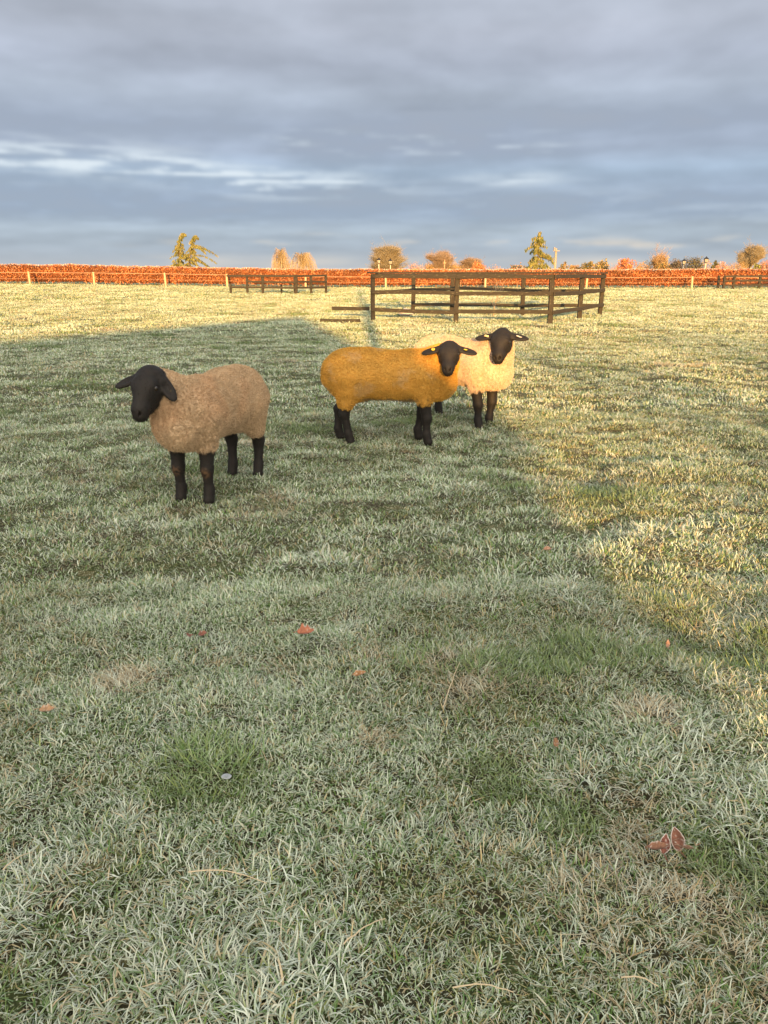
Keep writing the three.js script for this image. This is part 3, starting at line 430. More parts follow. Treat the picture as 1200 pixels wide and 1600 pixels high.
// x forward, y up, z to the animal's right; skull and face are given in that frame
function makeSheep(name, label, o) {
  const root = thing(name, label, 'sheep', [o.at[0], groundY(o.at[0], o.at[1]) + (o.lift ?? 0.0), o.at[1]], o.turn, 'three black-faced sheep'); root.scale.set(...(o.scale ?? [1, 1, 1])); const r = rng(o.seed);
  const wool = [], dark = [];
  const cw = (a, b, ra, rb) => wool.push({ a, b, ra, rb }), cd = (a, b, ra, rb) => dark.push({ a, b, ra, rb });
  const S = o.skull, f = V(...o.face).normalize(); // skull centre, direction from brow to nose
  const side = f.clone().cross(V(0, 1, 0)); if (o.roll) side.applyAxisAngle(f, o.roll); side.normalize(); const brow = side.clone().cross(f).normalize(); // brow: out of the forehead
  const hs = o.head ?? 0.86, hp = (l, u, w) => { l *= hs; u *= hs; w *= hs; return [S[0] + f.x * l + brow.x * u + side.x * w, S[1] + f.y * l + brow.y * u + side.y * w, S[2] + f.z * l + brow.z * u + side.z * w]; };
  // fleece
  cw([-0.40, 0.63, 0], [-0.22, 0.64, 0], 0.2, 0.2); cw([-0.2, 0.615, 0], [0.18, 0.61, 0], 0.205, 0.2); cw([0.17, 0.635, 0], [0.31, 0.635, 0], 0.188, 0.195);
  cw([-0.22, 0.59, 0], [0.30, 0.565, 0], 0.195, 0.195);
  cw([-0.41, 0.6, 0], [-0.36, 0.58, 0], 0.2, 0.22);
  cw([0.405, 0.545, 0], [0.36, 0.62, 0], 0.172, 0.19);
  for (const k of [-1, 1]) { cw([-0.37, 0.57, 0.1 * k], [-0.405, 0.385, 0.128 * k], 0.158, 0.078); cw([0.31, 0.57, 0.095 * k], [0.29, 0.4, 0.122 * k], 0.16, 0.068); }
  const nk = hp(-0.05, -0.06, 0); cw([0.36, 0.64, 0], [mix(0.36, nk[0], 0.55), mix(0.64, nk[1], 0.55), nk[2] * 0.5], 0.175, 0.135); cw([mix(0.36, nk[0], 0.5), mix(0.64, nk[1], 0.5), nk[2] * 0.45], nk, 0.135, 0.088);
  cw([0.44, 0.54, nk[2] * 0.2], hp(0.02, -0.1, 0), 0.13, 0.07);
  cw([-0.565, 0.67, 0], [-0.59, 0.54, 0], 0.045, 0.028);
  // legs
  for (const k of [-1, 1]) {
    const fo = k < 0 ? o.feet[0] : o.feet[1], ho = k < 0 ? o.feet[2] : o.feet[3];
    cd([0.285, 0.42, 0.12 * k], [0.3 + fo[0] * 0.5, 0.235, 0.12 * k + fo[1] * 0.5], 0.06, 0.043); cd([0.3 + fo[0] * 0.5, 0.235, 0.12 * k + fo[1] * 0.5], [0.285 + fo[0] * 0.9, 0.085, 0.12 * k + fo[1]], 0.039, 0.031); cd([0.285 + fo[0] * 0.9, 0.085, 0.12 * k + fo[1]], [0.3 + fo[0], 0.02, 0.12 * k + fo[1]], 0.035, 0.04);
    cd([-0.385, 0.42, 0.13 * k], [-0.455 + ho[0] * 0.6, 0.275, 0.13 * k + ho[1] * 0.6], 0.055, 0.045); cd([-0.455 + ho[0] * 0.6, 0.275, 0.13 * k + ho[1] * 0.6], [-0.44 + ho[0], 0.09, 0.13 * k + ho[1]], 0.041, 0.032); cd([-0.44 + ho[0], 0.09, 0.13 * k + ho[1]], [-0.42 + ho[0], 0.02, 0.13 * k + ho[1]], 0.035, 0.04);
  }
  const ch = (a, b, ra, rb) => cd(a, b, ra * hs, rb * hs);
  // head: skull, brow, long nose, cheeks, jaw, lips
  ch(hp(-0.035, -0.005, 0), hp(0.05, 0.0, 0), 0.098, 0.092); ch(hp(0.03, 0.018, 0), hp(0.2, 0.012, 0), 0.078, 0.05); ch(hp(0.03, -0.045, 0.025), hp(0.14, -0.045, 0.012), 0.066, 0.045); ch(hp(0.03, -0.045, -0.025), hp(0.14, -0.045, -0.012), 0.066, 0.045);
  ch(hp(0.19, 0.0, 0.012), hp(0.228, -0.012, 0.012), 0.046, 0.036); ch(hp(0.19, 0.0, -0.012), hp(0.228, -0.012, -0.012), 0.046, 0.036); ch(hp(0.15, -0.05, 0), hp(0.212, -0.048, 0), 0.04, 0.026);
  for (const k of [-1, 1]) ch(hp(0.025, 0.052, 0.06 * k), hp(0.045, 0.05, 0.062 * k), 0.026, 0.026);
  const ears = [], cut = [];
  for (const k of [-1, 1]) {
    const E = o.ears[k < 0 ? 0 : 1], out = side.clone().multiplyScalar(k).multiplyScalar(Math.cos(E[0])).add(V(0, -Math.sin(E[0]), 0)).addScaledVector(brow, E[1]).normalize();
    const nrm = brow.clone().multiplyScalar(0.9).addScaledVector(V(0, 1, 0), 0.35).addScaledVector(out, -brow.dot(out) * 0.9 - 0.35 * out.y).normalize(), wv = nrm.clone().cross(out).normalize();
    const root0 = V(...hp(-0.045, 0.012, 0.078 * k)), c = root0.clone().addScaledVector(out, 0.08);
    ears.push({ c: c.toArray(), u: out.toArray(), v: wv.toArray(), w: nrm.toArray(), r: [0.098, 0.042, 0.016] }); cut.push({ c: c.clone().addScaledVector(out, -0.005).addScaledVector(nrm, 0.021).toArray(), u: out.toArray(), v: wv.toArray(), w: nrm.toArray(), r: [0.077, 0.03, 0.016] });
    cd(root0.clone().addScaledVector(out, -0.02).toArray(), root0.clone().addScaledVector(out, 0.03).toArray(), 0.026, 0.024);
    ears[ears.length - 1].info = { c, out, nrm, wv };
  }
  const holes = [-1, 1].map(k => ({ a: hp(0.242, 0.022, 0.017 * k), b: hp(0.232, 0.034, 0.026 * k), ra: 0.01, rb: 0.008 })); holes.push({ a: hp(0.225, -0.042, -0.03), b: hp(0.24, -0.042, 0.03), ra: 0.005, rb: 0.005 }); for (const k of [-1, 1]) holes.push({ a: hp(0.225, -0.04, 0.034 * k), b: hp(0.16, -0.035, 0.052 * k), ra: 0.005, rb: 0.004 });
  const dw = p => { let d = 9; for (const c of wool) d = smin(d, capsule(p, c), 0.055); return d; };
  const dd = p => { let d = 9; for (const c of dark) d = smin(d, capsule(p, c), 0.03); for (let i = 0; i < 2; i++) { let e = ellipsoid(p, ears[i]); e = Math.max(e, -ellipsoid(p, cut[i])); d = smin(d, e, 0.02); } for (const q of holes) d = Math.max(d, -capsule(p, q)); return d; };
  const sdf = p => { const a = dw(p), b = dd(p); return smin(a, b, 0.03); };
  const net = surfaceNets(sdf, [-0.72, -0.05, -0.42], [1.02, 1.1, 0.66], 0.0075);
  const g0 = geom(net.pos, net.idx), P = g0.attributes.position, N = g0.attributes.normal, col = new Float32Array(P.count * 3), isW = new Float32Array(P.count);
  for (let i = 0; i < P.count; i++) {
    const x = P.getX(i), y = P.getY(i), z = P.getZ(i), p = [x, y, z];
    let w = dd(p) - dw(p) + 0.018 * noise3(x * 30, y * 30, z * 30) - 0.006; if (y < 0.3) w -= 0.05; w = clamp(0.5 + w * 45); isW[i] = w;
    // fleece locks, cracks and folds
    const lock = 0.0045 * noise3(x * 40, y * 40, z * 40) + 0.003 * noise3(x * 80 + 5, y * 80, z * 80), crack = Math.max(Math.pow(1 - Math.abs(noise3(x * 11 + 3, y * 5, z * 11)), 10), Math.pow(1 - Math.abs(noise3(x * 17 - 3, y * 14, z * 17)), 12)), fold = sst(0.2, 0.42, x) * sst(0.9, 0.6, y);
    const disp = w * (lock - 0.012 * crack * (0.12 + 0.88 * fold) + 0.010 * noise3(x * 7, y * 7, z * 7));
    P.setXYZ(i, x + N.getX(i) * disp, y + N.getY(i) * disp, z + N.getZ(i) * disp);
    const c = o.fleece(x, y, z, r), sk = [0.009, 0.0068, 0.0056].map(v => v * (0.8 + 0.5 * r())); let knee = 0; if (o.knees && x > 0.3) for (const k of [-1, 1]) knee = Math.max(knee, sst(0.05, 0.02, Math.hypot(y - 0.215, z - 0.12 * k - o.feet[k < 0 ? 0 : 1][1] * 0.5)) * clamp(0.5 + 1.2 * noise3(x * 60, y * 60, z * 60)));
    for (let q = 0; q < 3; q++) col[i * 3 + q] = mix(mix(sk[q], [0.16, 0.09, 0.045][q], knee * 0.7), c[q], w);
  }
  g0.setAttribute('color', new THREE.BufferAttribute(col, 3)); g0.computeVertexNormals();
  part('body', g0, vmat(0.72), root);
  // fleece fibres and short face hair
  const fp = [], fi = [], fc = [], I = net.idx; let area = 0; const A = new Float32Array(I.length / 3), a = V(), b = V(), c = V();
  for (let t = 0; t < A.length; t++) { a.fromBufferAttribute(P, I[t * 3]); b.fromBufferAttribute(P, I[t * 3 + 1]); c.fromBufferAttribute(P, I[t * 3 + 2]); b.sub(a); c.sub(a); area += b.cross(c).length() / 2; A[t] = area; }
  const NN = g0.attributes.normal, nf = 110000;
  for (let s = 0, t = 0; s < nf; s++) {
    const want = area * (s + r()) / nf; while (t < A.length - 1 && A[t] < want) t++;
    const u = r(), v = r() * (1 - u), q = 1 - u - v, i0 = I[t * 3], i1 = I[t * 3 + 1], i2 = I[t * 3 + 2], W = isW[i0];
    const px = P.getX(i0) * q + P.getX(i1) * u + P.getX(i2) * v, py = P.getY(i0) * q + P.getY(i1) * u + P.getY(i2) * v, pz = P.getZ(i0) * q + P.getZ(i1) * u + P.getZ(i2) * v;
    if (W < 0.3 && r() < 0.85) continue;
    const n = V(NN.getX(i0), NN.getY(i0), NN.getZ(i0)); const len = W > 0.5 ? (0.007 + 0.006 * r()) * (r() < 0.03 ? 1.7 : 1) : 0.005 + 0.004 * r(), wd = W > 0.5 ? 0.0018 : 0.0014;
    const curl = V(noise3(px * 60, py * 60, pz * 60), noise3(px * 60 + 9, py * 60, pz * 60), noise3(px * 60, py * 60 + 9, pz * 60)).multiplyScalar(1.3);
    const d = n.clone().addScaledVector(V(r() - 0.5, r() - 0.5, r() - 0.5), 0.9).add(curl); if (W <= 0.5) d.add(V(0, -1.4, 0)); d.normalize(); const sd = d.clone().cross(V(r() - 0.5, r() - 0.5, r() - 0.5)).normalize().multiplyScalar(wd);
    const cc = W > 0.5 ? o.fleece(px, py, pz, r) : [col[i0 * 3], col[i0 * 3 + 1], col[i0 * 3 + 2]], k = 0.82 + 0.36 * r(), j = fp.length / 3; const d2 = d.clone().addScaledVector(V(r() - 0.5, r() - 0.7, r() - 0.5), 1.1).normalize();
    const mx = px + d.x * len * 0.6, my = py + d.y * len * 0.6, mz = pz + d.z * len * 0.6;
    fp.push(px - sd.x, py - sd.y, pz - sd.z, px + sd.x, py + sd.y, pz + sd.z, mx - sd.x * 0.8, my - sd.y * 0.8, mz - sd.z * 0.8, mx + sd.x * 0.8, my + sd.y * 0.8, mz + sd.z * 0.8, mx + d2.x * len * 0.5, my + d2.y * len * 0.5, mz + d2.z * len * 0.5);
    for (let m = 0; m < 5; m++) fc.push(cc[0] * k, cc[1] * k, cc[2] * k); fi.push(j, j + 1, j + 2, j + 1, j + 3, j + 2, j + 2, j + 3, j + 4);
  }
  const fl = part('fleece', geom(fp, fi, fc), vmat(0.95), root); fl.userData.kind = 'stuff';
  for (const k of [-1, 1]) { const e = part('eye', new THREE.SphereGeometry(0.0185, 16, 12), new THREE.MeshPhysicalMaterial({ color: rgb(0.02, 0.013, 0.007), roughness: 0.08, clearcoat: 1 }), root); e.position.set(...hp(0.05, 0.034, 0.082 * k)); }
  [0, 1].forEach(i => { if (!o.tags[i]) return; const { c, out, nrm, wv } = ears[i].info; const T = o.tags[i], gm = T[0] === 'disc' ? new THREE.CylinderGeometry(0.016, 0.016, 0.006, 18) : new THREE.BoxGeometry(0.05, 0.005, 0.022).translate(0.008, 0, 0); const m = part('ear_tag', gm, mat(...T[1], 0.45), root); const q = new THREE.Matrix4().makeBasis(out, nrm, wv); m.quaternion.setFromRotationMatrix(q); m.position.copy(c).addScaledVector(out, T[2] ?? 0).addScaledVector(nrm, T[4] ?? 0.014).addScaledVector(wv, T[3] ?? 0); if (T[0] === 'disc') part('tag_stud', new THREE.CylinderGeometry(0.006, 0.006, 0.004, 10).translate(0, 0.005, 0), mat(0.15, 0.12, 0.03, 0.5), m); });
  return root;
}
const facing = (hx, hz) => Math.atan2(-hz, hx);
// world direction -> the animal's own frame
const inFrame = (wx, wy, wz, turn) => { const v = V(wx, wy, wz).applyAxisAngle(V(0, 1, 0), -turn); return [v.x, v.y, v.z]; };
const yellow = [0.72, 0.55, 0.06];
{
  const t1 = facing(-0.3, 0.95);
  makeSheep('sheep', 'tan woolly black-faced sheep standing alone at left in the shade, looking left', { seed: 201, head: 0.94, scale: [1, 1, 0.93], at: [-1.19, -5.28], turn: t1, skull: [0.6, 0.83, 0.08], face: inFrame(-0.15, -0.76, 0.62, t1), ears: [[0.95, 0.1], [0.55, 0.3]], feet: [[0, 0.005], [0, -0.005], [0, 0.01], [0.02, -0.03]], knees: true, tags: [['disc', yellow, 0.03, 0.01], null],
    fleece: (x, y, z, r) => { const n = noise3(x * 11, y * 11, z * 11), k = 0.92 + 0.16 * n, dirt = sst(0.1, 0.5, noise3(x * 4 + 2, y * 4, z * 4)); return [0.6 * k, (0.45 - 0.03 * dirt) * k, (0.29 - 0.03 * dirt) * k]; } });
  const t2 = facing(1, 0.02);
  makeSheep('sheep', 'yellow-dyed black-faced sheep standing side-on, its face turned to the camera', { seed: 202, at: [0.07, -6.93], turn: t2, skull: [0.49, 0.825, 0.27], face: inFrame(-0.1, -0.72, 0.75, t2), ears: [[0.28, 0.05], [0.3, 0.05]], feet: [[-0.05, 0], [0.03, -0.01], [-0.06, 0.01], [0.05, -0.02]], tags: [['disc', yellow, -0.01, 0], ['disc', yellow, -0.01, 0]],
    fleece: (x, y, z, r) => { const n = noise3(x * 9, y * 9, z * 9), k = 0.92 + 0.18 * n; const thin = sst(0.1, 0.5, noise3(x * 5 + 7, y * 5, z * 5) + 0.3 * noise3(x * 30, y * 30, z * 30)); const bare = sst(0.415, 0.395, y + 0.02 * n) * sst(-0.3, -0.22, x) * sst(0.26, 0.2, x); return [mix(0.7, 0.42, bare) * k, mix(mix(0.405, 0.45, thin), 0.3, bare) * k, mix(mix(0.075, 0.16, thin), 0.13, bare) * k]; } });
  const t3 = facing(0.66, 0.75);
  makeSheep('sheep', 'cream woolly black-faced sheep with a green rump mark, half hidden behind the yellow one', { seed: 203, head: 0.92, scale: [1.04, 1.04, 1.04], at: [0.8, -7.9], turn: t3, skull: [0.56, 0.85, 0.1], face: inFrame(-0.22, -0.74, 0.68, t3), roll: 0.06, ears: [[0.25, 0.1], [0.18, 0.1]], feet: [[0.0, 0.03], [0.03, -0.02], [0, 0.01], [0, -0.02]], tags: [['bar', [0.75, 0.72, 0.62], 0.0, 0], ['bar', [0.7, 0.55, 0.25], -0.01, 0]],
    fleece: (x, y, z, r) => { const n = noise3(x * 9, y * 9, z * 9), k = 0.94 + 0.13 * n; let c = [0.66, 0.52, 0.39]; const m = sst(0.09, 0.05, Math.hypot(x + 0.3, (z - 0.02) * 0.6) + 0.04 * n) * (y > 0.7 ? 1 : 0); c = [mix(c[0], 0.3, m * 0.7), mix(c[1], 0.5, m * 0.7), mix(c[2], 0.42, m * 0.7)]; return c.map(v => v * k); } });
}

// ---------------------------------------------------------------- frosted grass
{
  const FROST = [0.71, 0.80, 0.67];
  function blades(seed, o) {
    const r = rng(seed), pos = [], idx = [], col = [];
    for (let b = 0; b < o.n; b++) {
      const ra = o.R * Math.sqrt(r()), a0 = r() * 6.283, bx = Math.cos(a0) * ra, bz = Math.sin(a0) * ra;
      const az = r() < 0.55 ? a0 + (r() - 0.5) * 1.8 : r() * 6.283; const cx = Math.cos(az), cz = Math.sin(az);
      let th = (o.lean ?? 0.25) + 0.5 * r(); const len = mix(o.h0, o.h1, Math.pow(r(), 1.4)), bend = (o.bend ?? 1.1) * (0.25 + 1.1 * r()), side = (r() - 0.5) * 2.2;
      const w = o.w * (0.6 + 0.7 * r()), tone = o.tones[Math.floor(r() * o.tones.length * 0.9999)], fr = o.far ? mix(o.p * 0.74 - 0.08, o.p * 0.74 + 0.24, r()) : r() < o.p ? mix(0.5, 0.98, r()) : mix(0, 0.3, r()), v = 0.8 + 0.4 * r();
      let x = bx, y = -0.012, z = bz, ax = az; const tw = (r() - 0.5) * 1.2; const s0 = pos.length / 3;
      for (let k = 0; k <= o.segs; k++) {
        const u = k / o.segs, ww = w * (k === 0 ? 0.8 : 1 - 0.65 * u * u) * 0.5; const sx = -Math.sin(ax + tw), sz = Math.cos(ax + tw);
        const f = clamp(fr + (r() - 0.5) * 0.5); const c = [0, 1, 2].map(q => mix(tone[q] * v, FROST[q] * (0.9 + 0.2 * v - 0.2), f));
        if (k < o.segs) { pos.push(x + sx * ww, y, z + sz * ww, x - sx * ww, y, z - sz * ww); col.push(...c, ...c); } else { pos.push(x, y, z); col.push(...c); }
        const st = len / o.segs; x += Math.sin(th) * Math.cos(ax) * st; z += Math.sin(th) * Math.sin(ax) * st; y += Math.cos(th) * st; th += bend / o.segs; ax += side / o.segs;
        if (y < 0.004 && k > 0) y = 0.004 + 0.01 * r();
      }
      for (let k = 0; k < o.segs; k++) { const a = s0 + k * 2; if (k < o.segs - 1) idx.push(a, a + 1, a + 2, a + 1, a + 3, a + 2); else idx.push(a, a + 1, a + 2); }
    }
    return geom(pos, idx, col);
  }
  const greens = [[0.10, 0.21, 0.035], [0.14, 0.25, 0.045], [0.07, 0.17, 0.03], [0.22, 0.27, 0.06], [0.1, 0.2, 0.04], [0.42, 0.34, 0.17]], lush = [[0.10, 0.2, 0.035], [0.14, 0.24, 0.05], [0.18, 0.24, 0.06]], straws = [[0.46, 0.36, 0.2], [0.4, 0.29, 0.14], [0.52, 0.44, 0.28], [0.3, 0.22, 0.11]], mosses = [[0.26, 0.26, 0.07], [0.2, 0.21, 0.06], [0.34, 0.28, 0.1]];
  const field = new THREE.Group(); field.name = 'frosted_grass'; scene.add(field); tag(field, 'frost-covered short pasture grass over the whole field', 'grass', null, 'stuff');
  const material = vmat(0.8);
  // zones: from, to, cell, blade detail
  const zones = [
    { d0: 0.55, d1: 3.6, cell: 0.043, segs: 4, n: 38, R: 0.045, w: 0.0033, sc: 1.0 },
    { d0: 3.6, d1: 8.5, cell: 0.085, segs: 3, n: 62, R: 0.085, w: 0.0048, sc: 1.0 },
    { d0: 8.5, d1: 19, cell: 0.16, segs: 3, n: 84, R: 0.16, w: 0.009, sc: 1.05 },
    { d0: 19, d1: 40, cell: 0.32, segs: 2, n: 130, R: 0.32, w: 0.018, sc: 1.2 },
    { d0: 40, d1: 82, cell: 0.62, segs: 2, n: 190, R: 0.62, w: 0.034, sc: 1.35 },
  ];
  const kinds = {
    frost: { tones: greens, p: 0.57, h0: 0.022, h1: 0.058, bend: 1.9 },
    tall: { tones: greens.concat([straws[2]]), p: 0.6, h0: 0.04, h1: 0.075, bend: 2.0 },
    thin: { tones: greens.concat(mosses), p: 0.36, h0: 0.025, h1: 0.06, bend: 1.7 },
    green: { tones: lush, p: 0.08, h0: 0.03, h1: 0.075 },
    straw: { tones: straws, p: 0.3, h0: 0.03, h1: 0.1, bend: 1.9, lean: 0.6 },
  };
  let seed = 900; const up = new THREE.Quaternion(), e = new THREE.Euler(), m4 = new THREE.Matrix4(), r = rng(77);
  const spots = [[0.86, -2.02, 0.06, 'straw'], [-0.08, -2.78, 0.06, 'straw'], [0.24, -2.74, 0.07, 'straw'], [1.02, -1.98, 0.05, 'straw'], [0.35, -2.05, 0.12, 'green'], [0.55, -1.85, 0.1, 'green'], [-1.0, -2.6, 0.12, 'straw'], [-0.58, -2.05, 0.17, 'green'], [-0.03, -2.27, 0.07, 'straw'], [0.3, -2.55, 0.1, 'straw'], [0.93, -1.72, 0.12, 'green'], [0.95, -2.35, 0.1, 'straw'], [-1.5, -2.2, 0.16, 'straw'], [0.2, -1.45, 0.2, 'thin'], [-0.45, -1.35, 0.32, 'tall'], [1.05, -2.0, 0.26, 'tall']];
  for (const zn of zones) {
    const lists = {}; for (const k in kinds) lists[k] = [[], [], []];
    for (let d = zn.d0; d < zn.d1; d += zn.cell) {
      const half = 1.5 + 0.56 * d;
      for (let x = -half; x < half; x += zn.cell) {
        const X = x + (r() - 0.5) * zn.cell * 1.5, Z = -(d + (r() - 0.5) * zn.cell * 1.5);
        const a = fbm2(X * 0.85 + 50, Z * 0.85, 4), b = fbm2(X * 1.7 + 9, Z * 1.7 + 31, 3), c = fbm2(X * 0.5 - 20, Z * 0.5 + 77, 4), t = fbm2(X * 2.4 + 5, Z * 2.4 - 9, 2), q = r();
        let k = 'frost', s = zn.sc * (0.85 + 0.3 * r()) * (1 + 0.75 * t);
        if (a + (q - 0.5) * 0.35 < -0.11) k = 'thin'; 
        if (b + (q - 0.5) * 0.3 > 0.27) k = 'tall';
        if (c + (q - 0.5) * 0.4 > 0.46 || q > 0.96) k = 'straw';
        if (a + 0.5 * b + (q - 0.5) * 0.2 < -0.36) k = 'green';
        for (const sp of spots) if (Math.hypot(X - sp[0], Z - sp[1]) < sp[2] * (0.75 + 0.5 * q)) k = sp[3];
        const v = Math.floor(r() * 2.999); const tint = 1 + 0.3 * a + 0.16 * (r() - 0.5);
        lists[k][v].push([X, Z, s * (k === 'thin' ? 0.85 : 1), r() * 6.283, tint, 1 + 0.05 * b]);
      }
    }
    for (const k in kinds) for (let v = 0; v < 3; v++) {
      const L = lists[k][v]; if (!L.length) continue;
      const im = new THREE.InstancedMesh(blades(seed++, { ...kinds[k], n: zn.n, R: zn.R, far: zn.d0 > 18, w: zn.w * (k === 'straw' ? 0.7 : k === 'tall' ? 1.1 : 1), segs: zn.segs }), material, L.length);
      L.forEach((l, i) => { e.set((r() - 0.5) * 0.25, l[3], (r() - 0.5) * 0.25); up.setFromEuler(e); const hs = Math.max(1, l[2]); m4.compose(V(l[0], groundY(l[0], l[1]), l[1]), up, V(hs, l[2], hs)); im.setMatrixAt(i, m4); im.setColorAt(i, rgb(l[4], l[4], l[4] * l[5])); });
      im.name = 'grass_tufts'; im.castShadow = im.receiveShadow = true; im.userData.kind = 'stuff'; field.add(im);
    }
  }
}
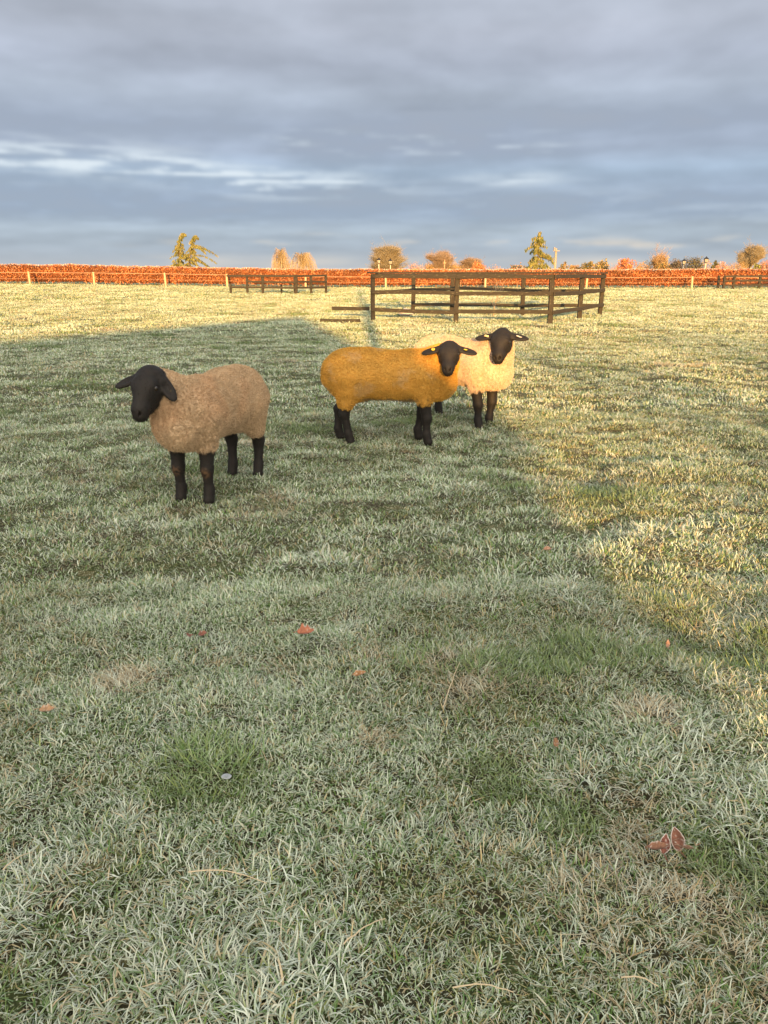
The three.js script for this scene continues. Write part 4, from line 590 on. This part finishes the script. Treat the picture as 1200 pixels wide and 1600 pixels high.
// ---------------------------------------------------------------- fallen leaves and stalks in the grass
{
  function leafGeo(L, W, seed, tone, lobes = 0, curl = 0.55) {
    const r = rng(seed), pos = [], idx = [], col = [], n = 16, m = 8, thk = 0.0012;
    for (const s of [1, -1]) for (let i = 0; i <= n; i++) { const u = i / n; let w = W * 0.5 * Math.pow(Math.sin(Math.PI * Math.pow(u, 0.85)), 0.75) * (1 + lobes * Math.sin(u * 19 + seed)); if (i === 0 || i === n) w = 0.001; for (let k = 0; k <= m; k++) { const v = k / m * 2 - 1; const x = (u - 0.5) * L, z = v * w; pos.push(x, curl * (z * z / W * 2.2) + curl * 0.5 * (u - 0.45) * (u - 0.45) * L + 0.004 * noise2(x * 70 + seed, z * 70) + s * thk / 2, z); const vein = Math.abs(v) < 0.1 || Math.abs(((u * 9 + Math.abs(v) * 1.6) % 1) - 0.5) < 0.1 ? 1.25 : 1, fr = r() < 0.07 || (Math.abs(v) === 1 && r() < 0.5) ? 0.35 + 0.3 * r() : 0, sh = vein * (0.75 + 0.4 * r() + 0.3 * noise2(x * 60 + seed, z * 60)); for (let q = 0; q < 3; q++) col.push(mix(tone[q] * sh, [0.7, 0.68, 0.64][q], fr)); } }
    const N = (n + 1) * (m + 1); for (let s = 0; s < 2; s++) for (let i = 0; i < n; i++) for (let k = 0; k < m; k++) { const a = s * N + i * (m + 1) + k, b = a + m + 1; s ? idx.push(a, a + 1, b, a + 1, b + 1, b) : idx.push(a, b, a + 1, a + 1, b, b + 1); }
    const st = bag(); limb(st, [[-L * 0.5, 0.012, 0, 0.0016], [-L * 0.75, 0.015, 0.01, 0.0013]], 4);
    return [geom(pos, idx, col), built(st)];
  }
  const D = (py) => EYE / Math.tan(PITCH - Math.atan((800 - py) / FPX));
  for (const [px, py, L, W, rot, col, label, lob, sd, tilt] of [
    [478, 1003, 0.085, 0.062, 0.3, [0.34, 0.13, 0.07], 'russet fallen leaf lying alone left of the frame centre', 0.18, 1, 0.35],
    [562, 1079, 0.062, 0.03, 0.5, [0.32, 0.17, 0.07], 'small orange curled leaf below the russet leaf', 0.1, 2, 0.3],
    [77, 1135, 0.06, 0.04, 0.2, [0.36, 0.22, 0.12], 'tan fallen leaf near the left edge', 0.12, 3, 0.2],
    [1042, 1013, 0.042, 0.02, 1.4, [0.3, 0.17, 0.11], 'pale pinkish leaf standing in the grass at right', 0.05, 4, 0.9],
    [866, 1172, 0.055, 0.03, 1.2, [0.26, 0.14, 0.07], 'brown leaf tucked in a mossy hollow right of centre', 0.1, 5, 0.7],
    [318, 1008, 0.05, 0.034, 0.9, [0.22, 0.09, 0.06], 'dark red leaf left of the lone russet leaf', 0.15, 6, 0.3],
    [296, 1013, 0.04, 0.03, 2.1, [0.24, 0.1, 0.07], 'smaller dark red leaf left of the lone russet leaf', 0.15, 7, 0.4],
    [1036, 1330, 0.062, 0.034, 1.35, [0.2, 0.075, 0.055], 'left upright leaf of the frost-edged cluster at lower right', 0.0, 8, 1.1],
    [1055, 1322, 0.075, 0.042, 1.75, [0.2, 0.09, 0.06], 'tallest upright leaf of the frost-edged cluster at lower right', 0.0, 9, 1.15],
    [1026, 1340, 0.07, 0.028, 0.15, [0.2, 0.1, 0.06], 'flat leaf at the left of the frost-edged cluster at lower right', 0.08, 10, 0.2],
    [1068, 1340, 0.062, 0.022, 2.9, [0.26, 0.15, 0.09], 'flat leaf at the right of the frost-edged cluster at lower right', 0.08, 11, 0.25],
    [855, 870, 0.06, 0.035, 0.4, [0.36, 0.2, 0.12], 'small brown leaf in the middle distance right of centre', 0.1, 12, 0.3],
  ]) {
    const d = D(py), x = gx(px, d), y = groundY(x, -d) - 0.012; const g = leafGeo(L * 0.85, W * 0.85, sd, col, lob);
    const t = thing('fallen_leaf', label, 'leaf', [x, y + (tilt > 0.8 ? 0.055 : 0.062), -d]); const m = mat(...col, 0.75, { side: THREE.DoubleSide });
    const bl = part('blade', g[0], vmat(0.8), t), st = part('stalk', g[1], m, t); for (const q of [bl, st]) { q.rotation.set(0, 0, 0); q.rotateY(rot > 1 && tilt > 0.8 ? 0 : rot); if (tilt > 0.8) { q.rotateX(Math.PI / 2 - 0.5); q.rotateY(rot); } else q.rotateX(tilt); }
    if (tilt > 0.8 && W > 0.03) { const f = part('frost_rim', (() => { const p = g[0].attributes.position, o = bag(), pts = []; for (let i = 1; i < 17; i++) { const k = i * 9; pts.push([p.getX(k), p.getY(k), p.getZ(k), 0.0009]); } limb(o, pts, 4); const q2 = []; for (let i = 1; i < 17; i++) { const k = i * 9 + 8; q2.push([p.getX(k), p.getY(k), p.getZ(k), 0.0009]); } limb(o, q2, 4); return built(o); })(), mat(0.75, 0.68, 0.64), t); f.quaternion.copy(bl.quaternion); }
  }
  const stalkM = mat(0.62, 0.52, 0.35, 0.7);
  for (const [p0, p1, mid, label] of [
    [[310, 1366], [426, 1376], 0.02, 'long pale straw stalk lying level at lower left'], [[540, 1478], [602, 1434], 0.012, 'straw stalk slanting up at the bottom centre'], [[35, 1362], [78, 1330], 0.01, 'thin straw stalk near the lower left edge'],
    [[950, 1545], [1005, 1560], 0.012, 'short straw stalk at the bottom right'], [[702, 1545], [792, 1556], 0.015, 'thin straw stalk lying level at the bottom right of centre'], [[688, 1105], [712, 1050], 0.01, 'thin pale stalk standing aslant in the middle grass'],
  ]) {
    const pt = ([px, py]) => { const d = D(py); const x = gx(px, d); return V(x, groundY(x, -d) + 0.085, -d * 0.95); }; const a = pt(p0), b = pt(p1), o = bag(), pts = [];
    for (let i = 0; i <= 8; i++) { const u = i / 8, p = a.clone().lerp(b, u); pts.push([p.x + 0.004 * noise2(u * 5, p0[0]), p.y + mid * Math.sin(Math.PI * u) + 0.003 * noise2(u * 6, p0[1]), p.z, 0.0016 * (1.2 - 0.6 * u)]); }
    limb(o, pts, 5); solo('straw_stalk', built(o), stalkM, label, 'straw');
  }
  { const d = D(1231), x = gx(355, d); const g = new THREE.IcosahedronGeometry(0.014, 2); const p = g.attributes.position; for (let i = 0; i < p.count; i++) { const n = 1 + 0.3 * noise3(p.getX(i) * 50, p.getY(i) * 50, p.getZ(i) * 50); p.setXYZ(i, p.getX(i) * n * 1.1, p.getY(i) * 0.12, p.getZ(i) * n * 0.6); } g.computeVertexNormals(); g.rotateX(0.5); solo('ice_chip', g.translate(x, groundY(x, -d) + 0.03, -d), mat(0.3, 0.34, 0.38, 0.4), 'flat white chip of ice below the bright green patch', 'ice'); }
}

renderer.render(scene, camera);
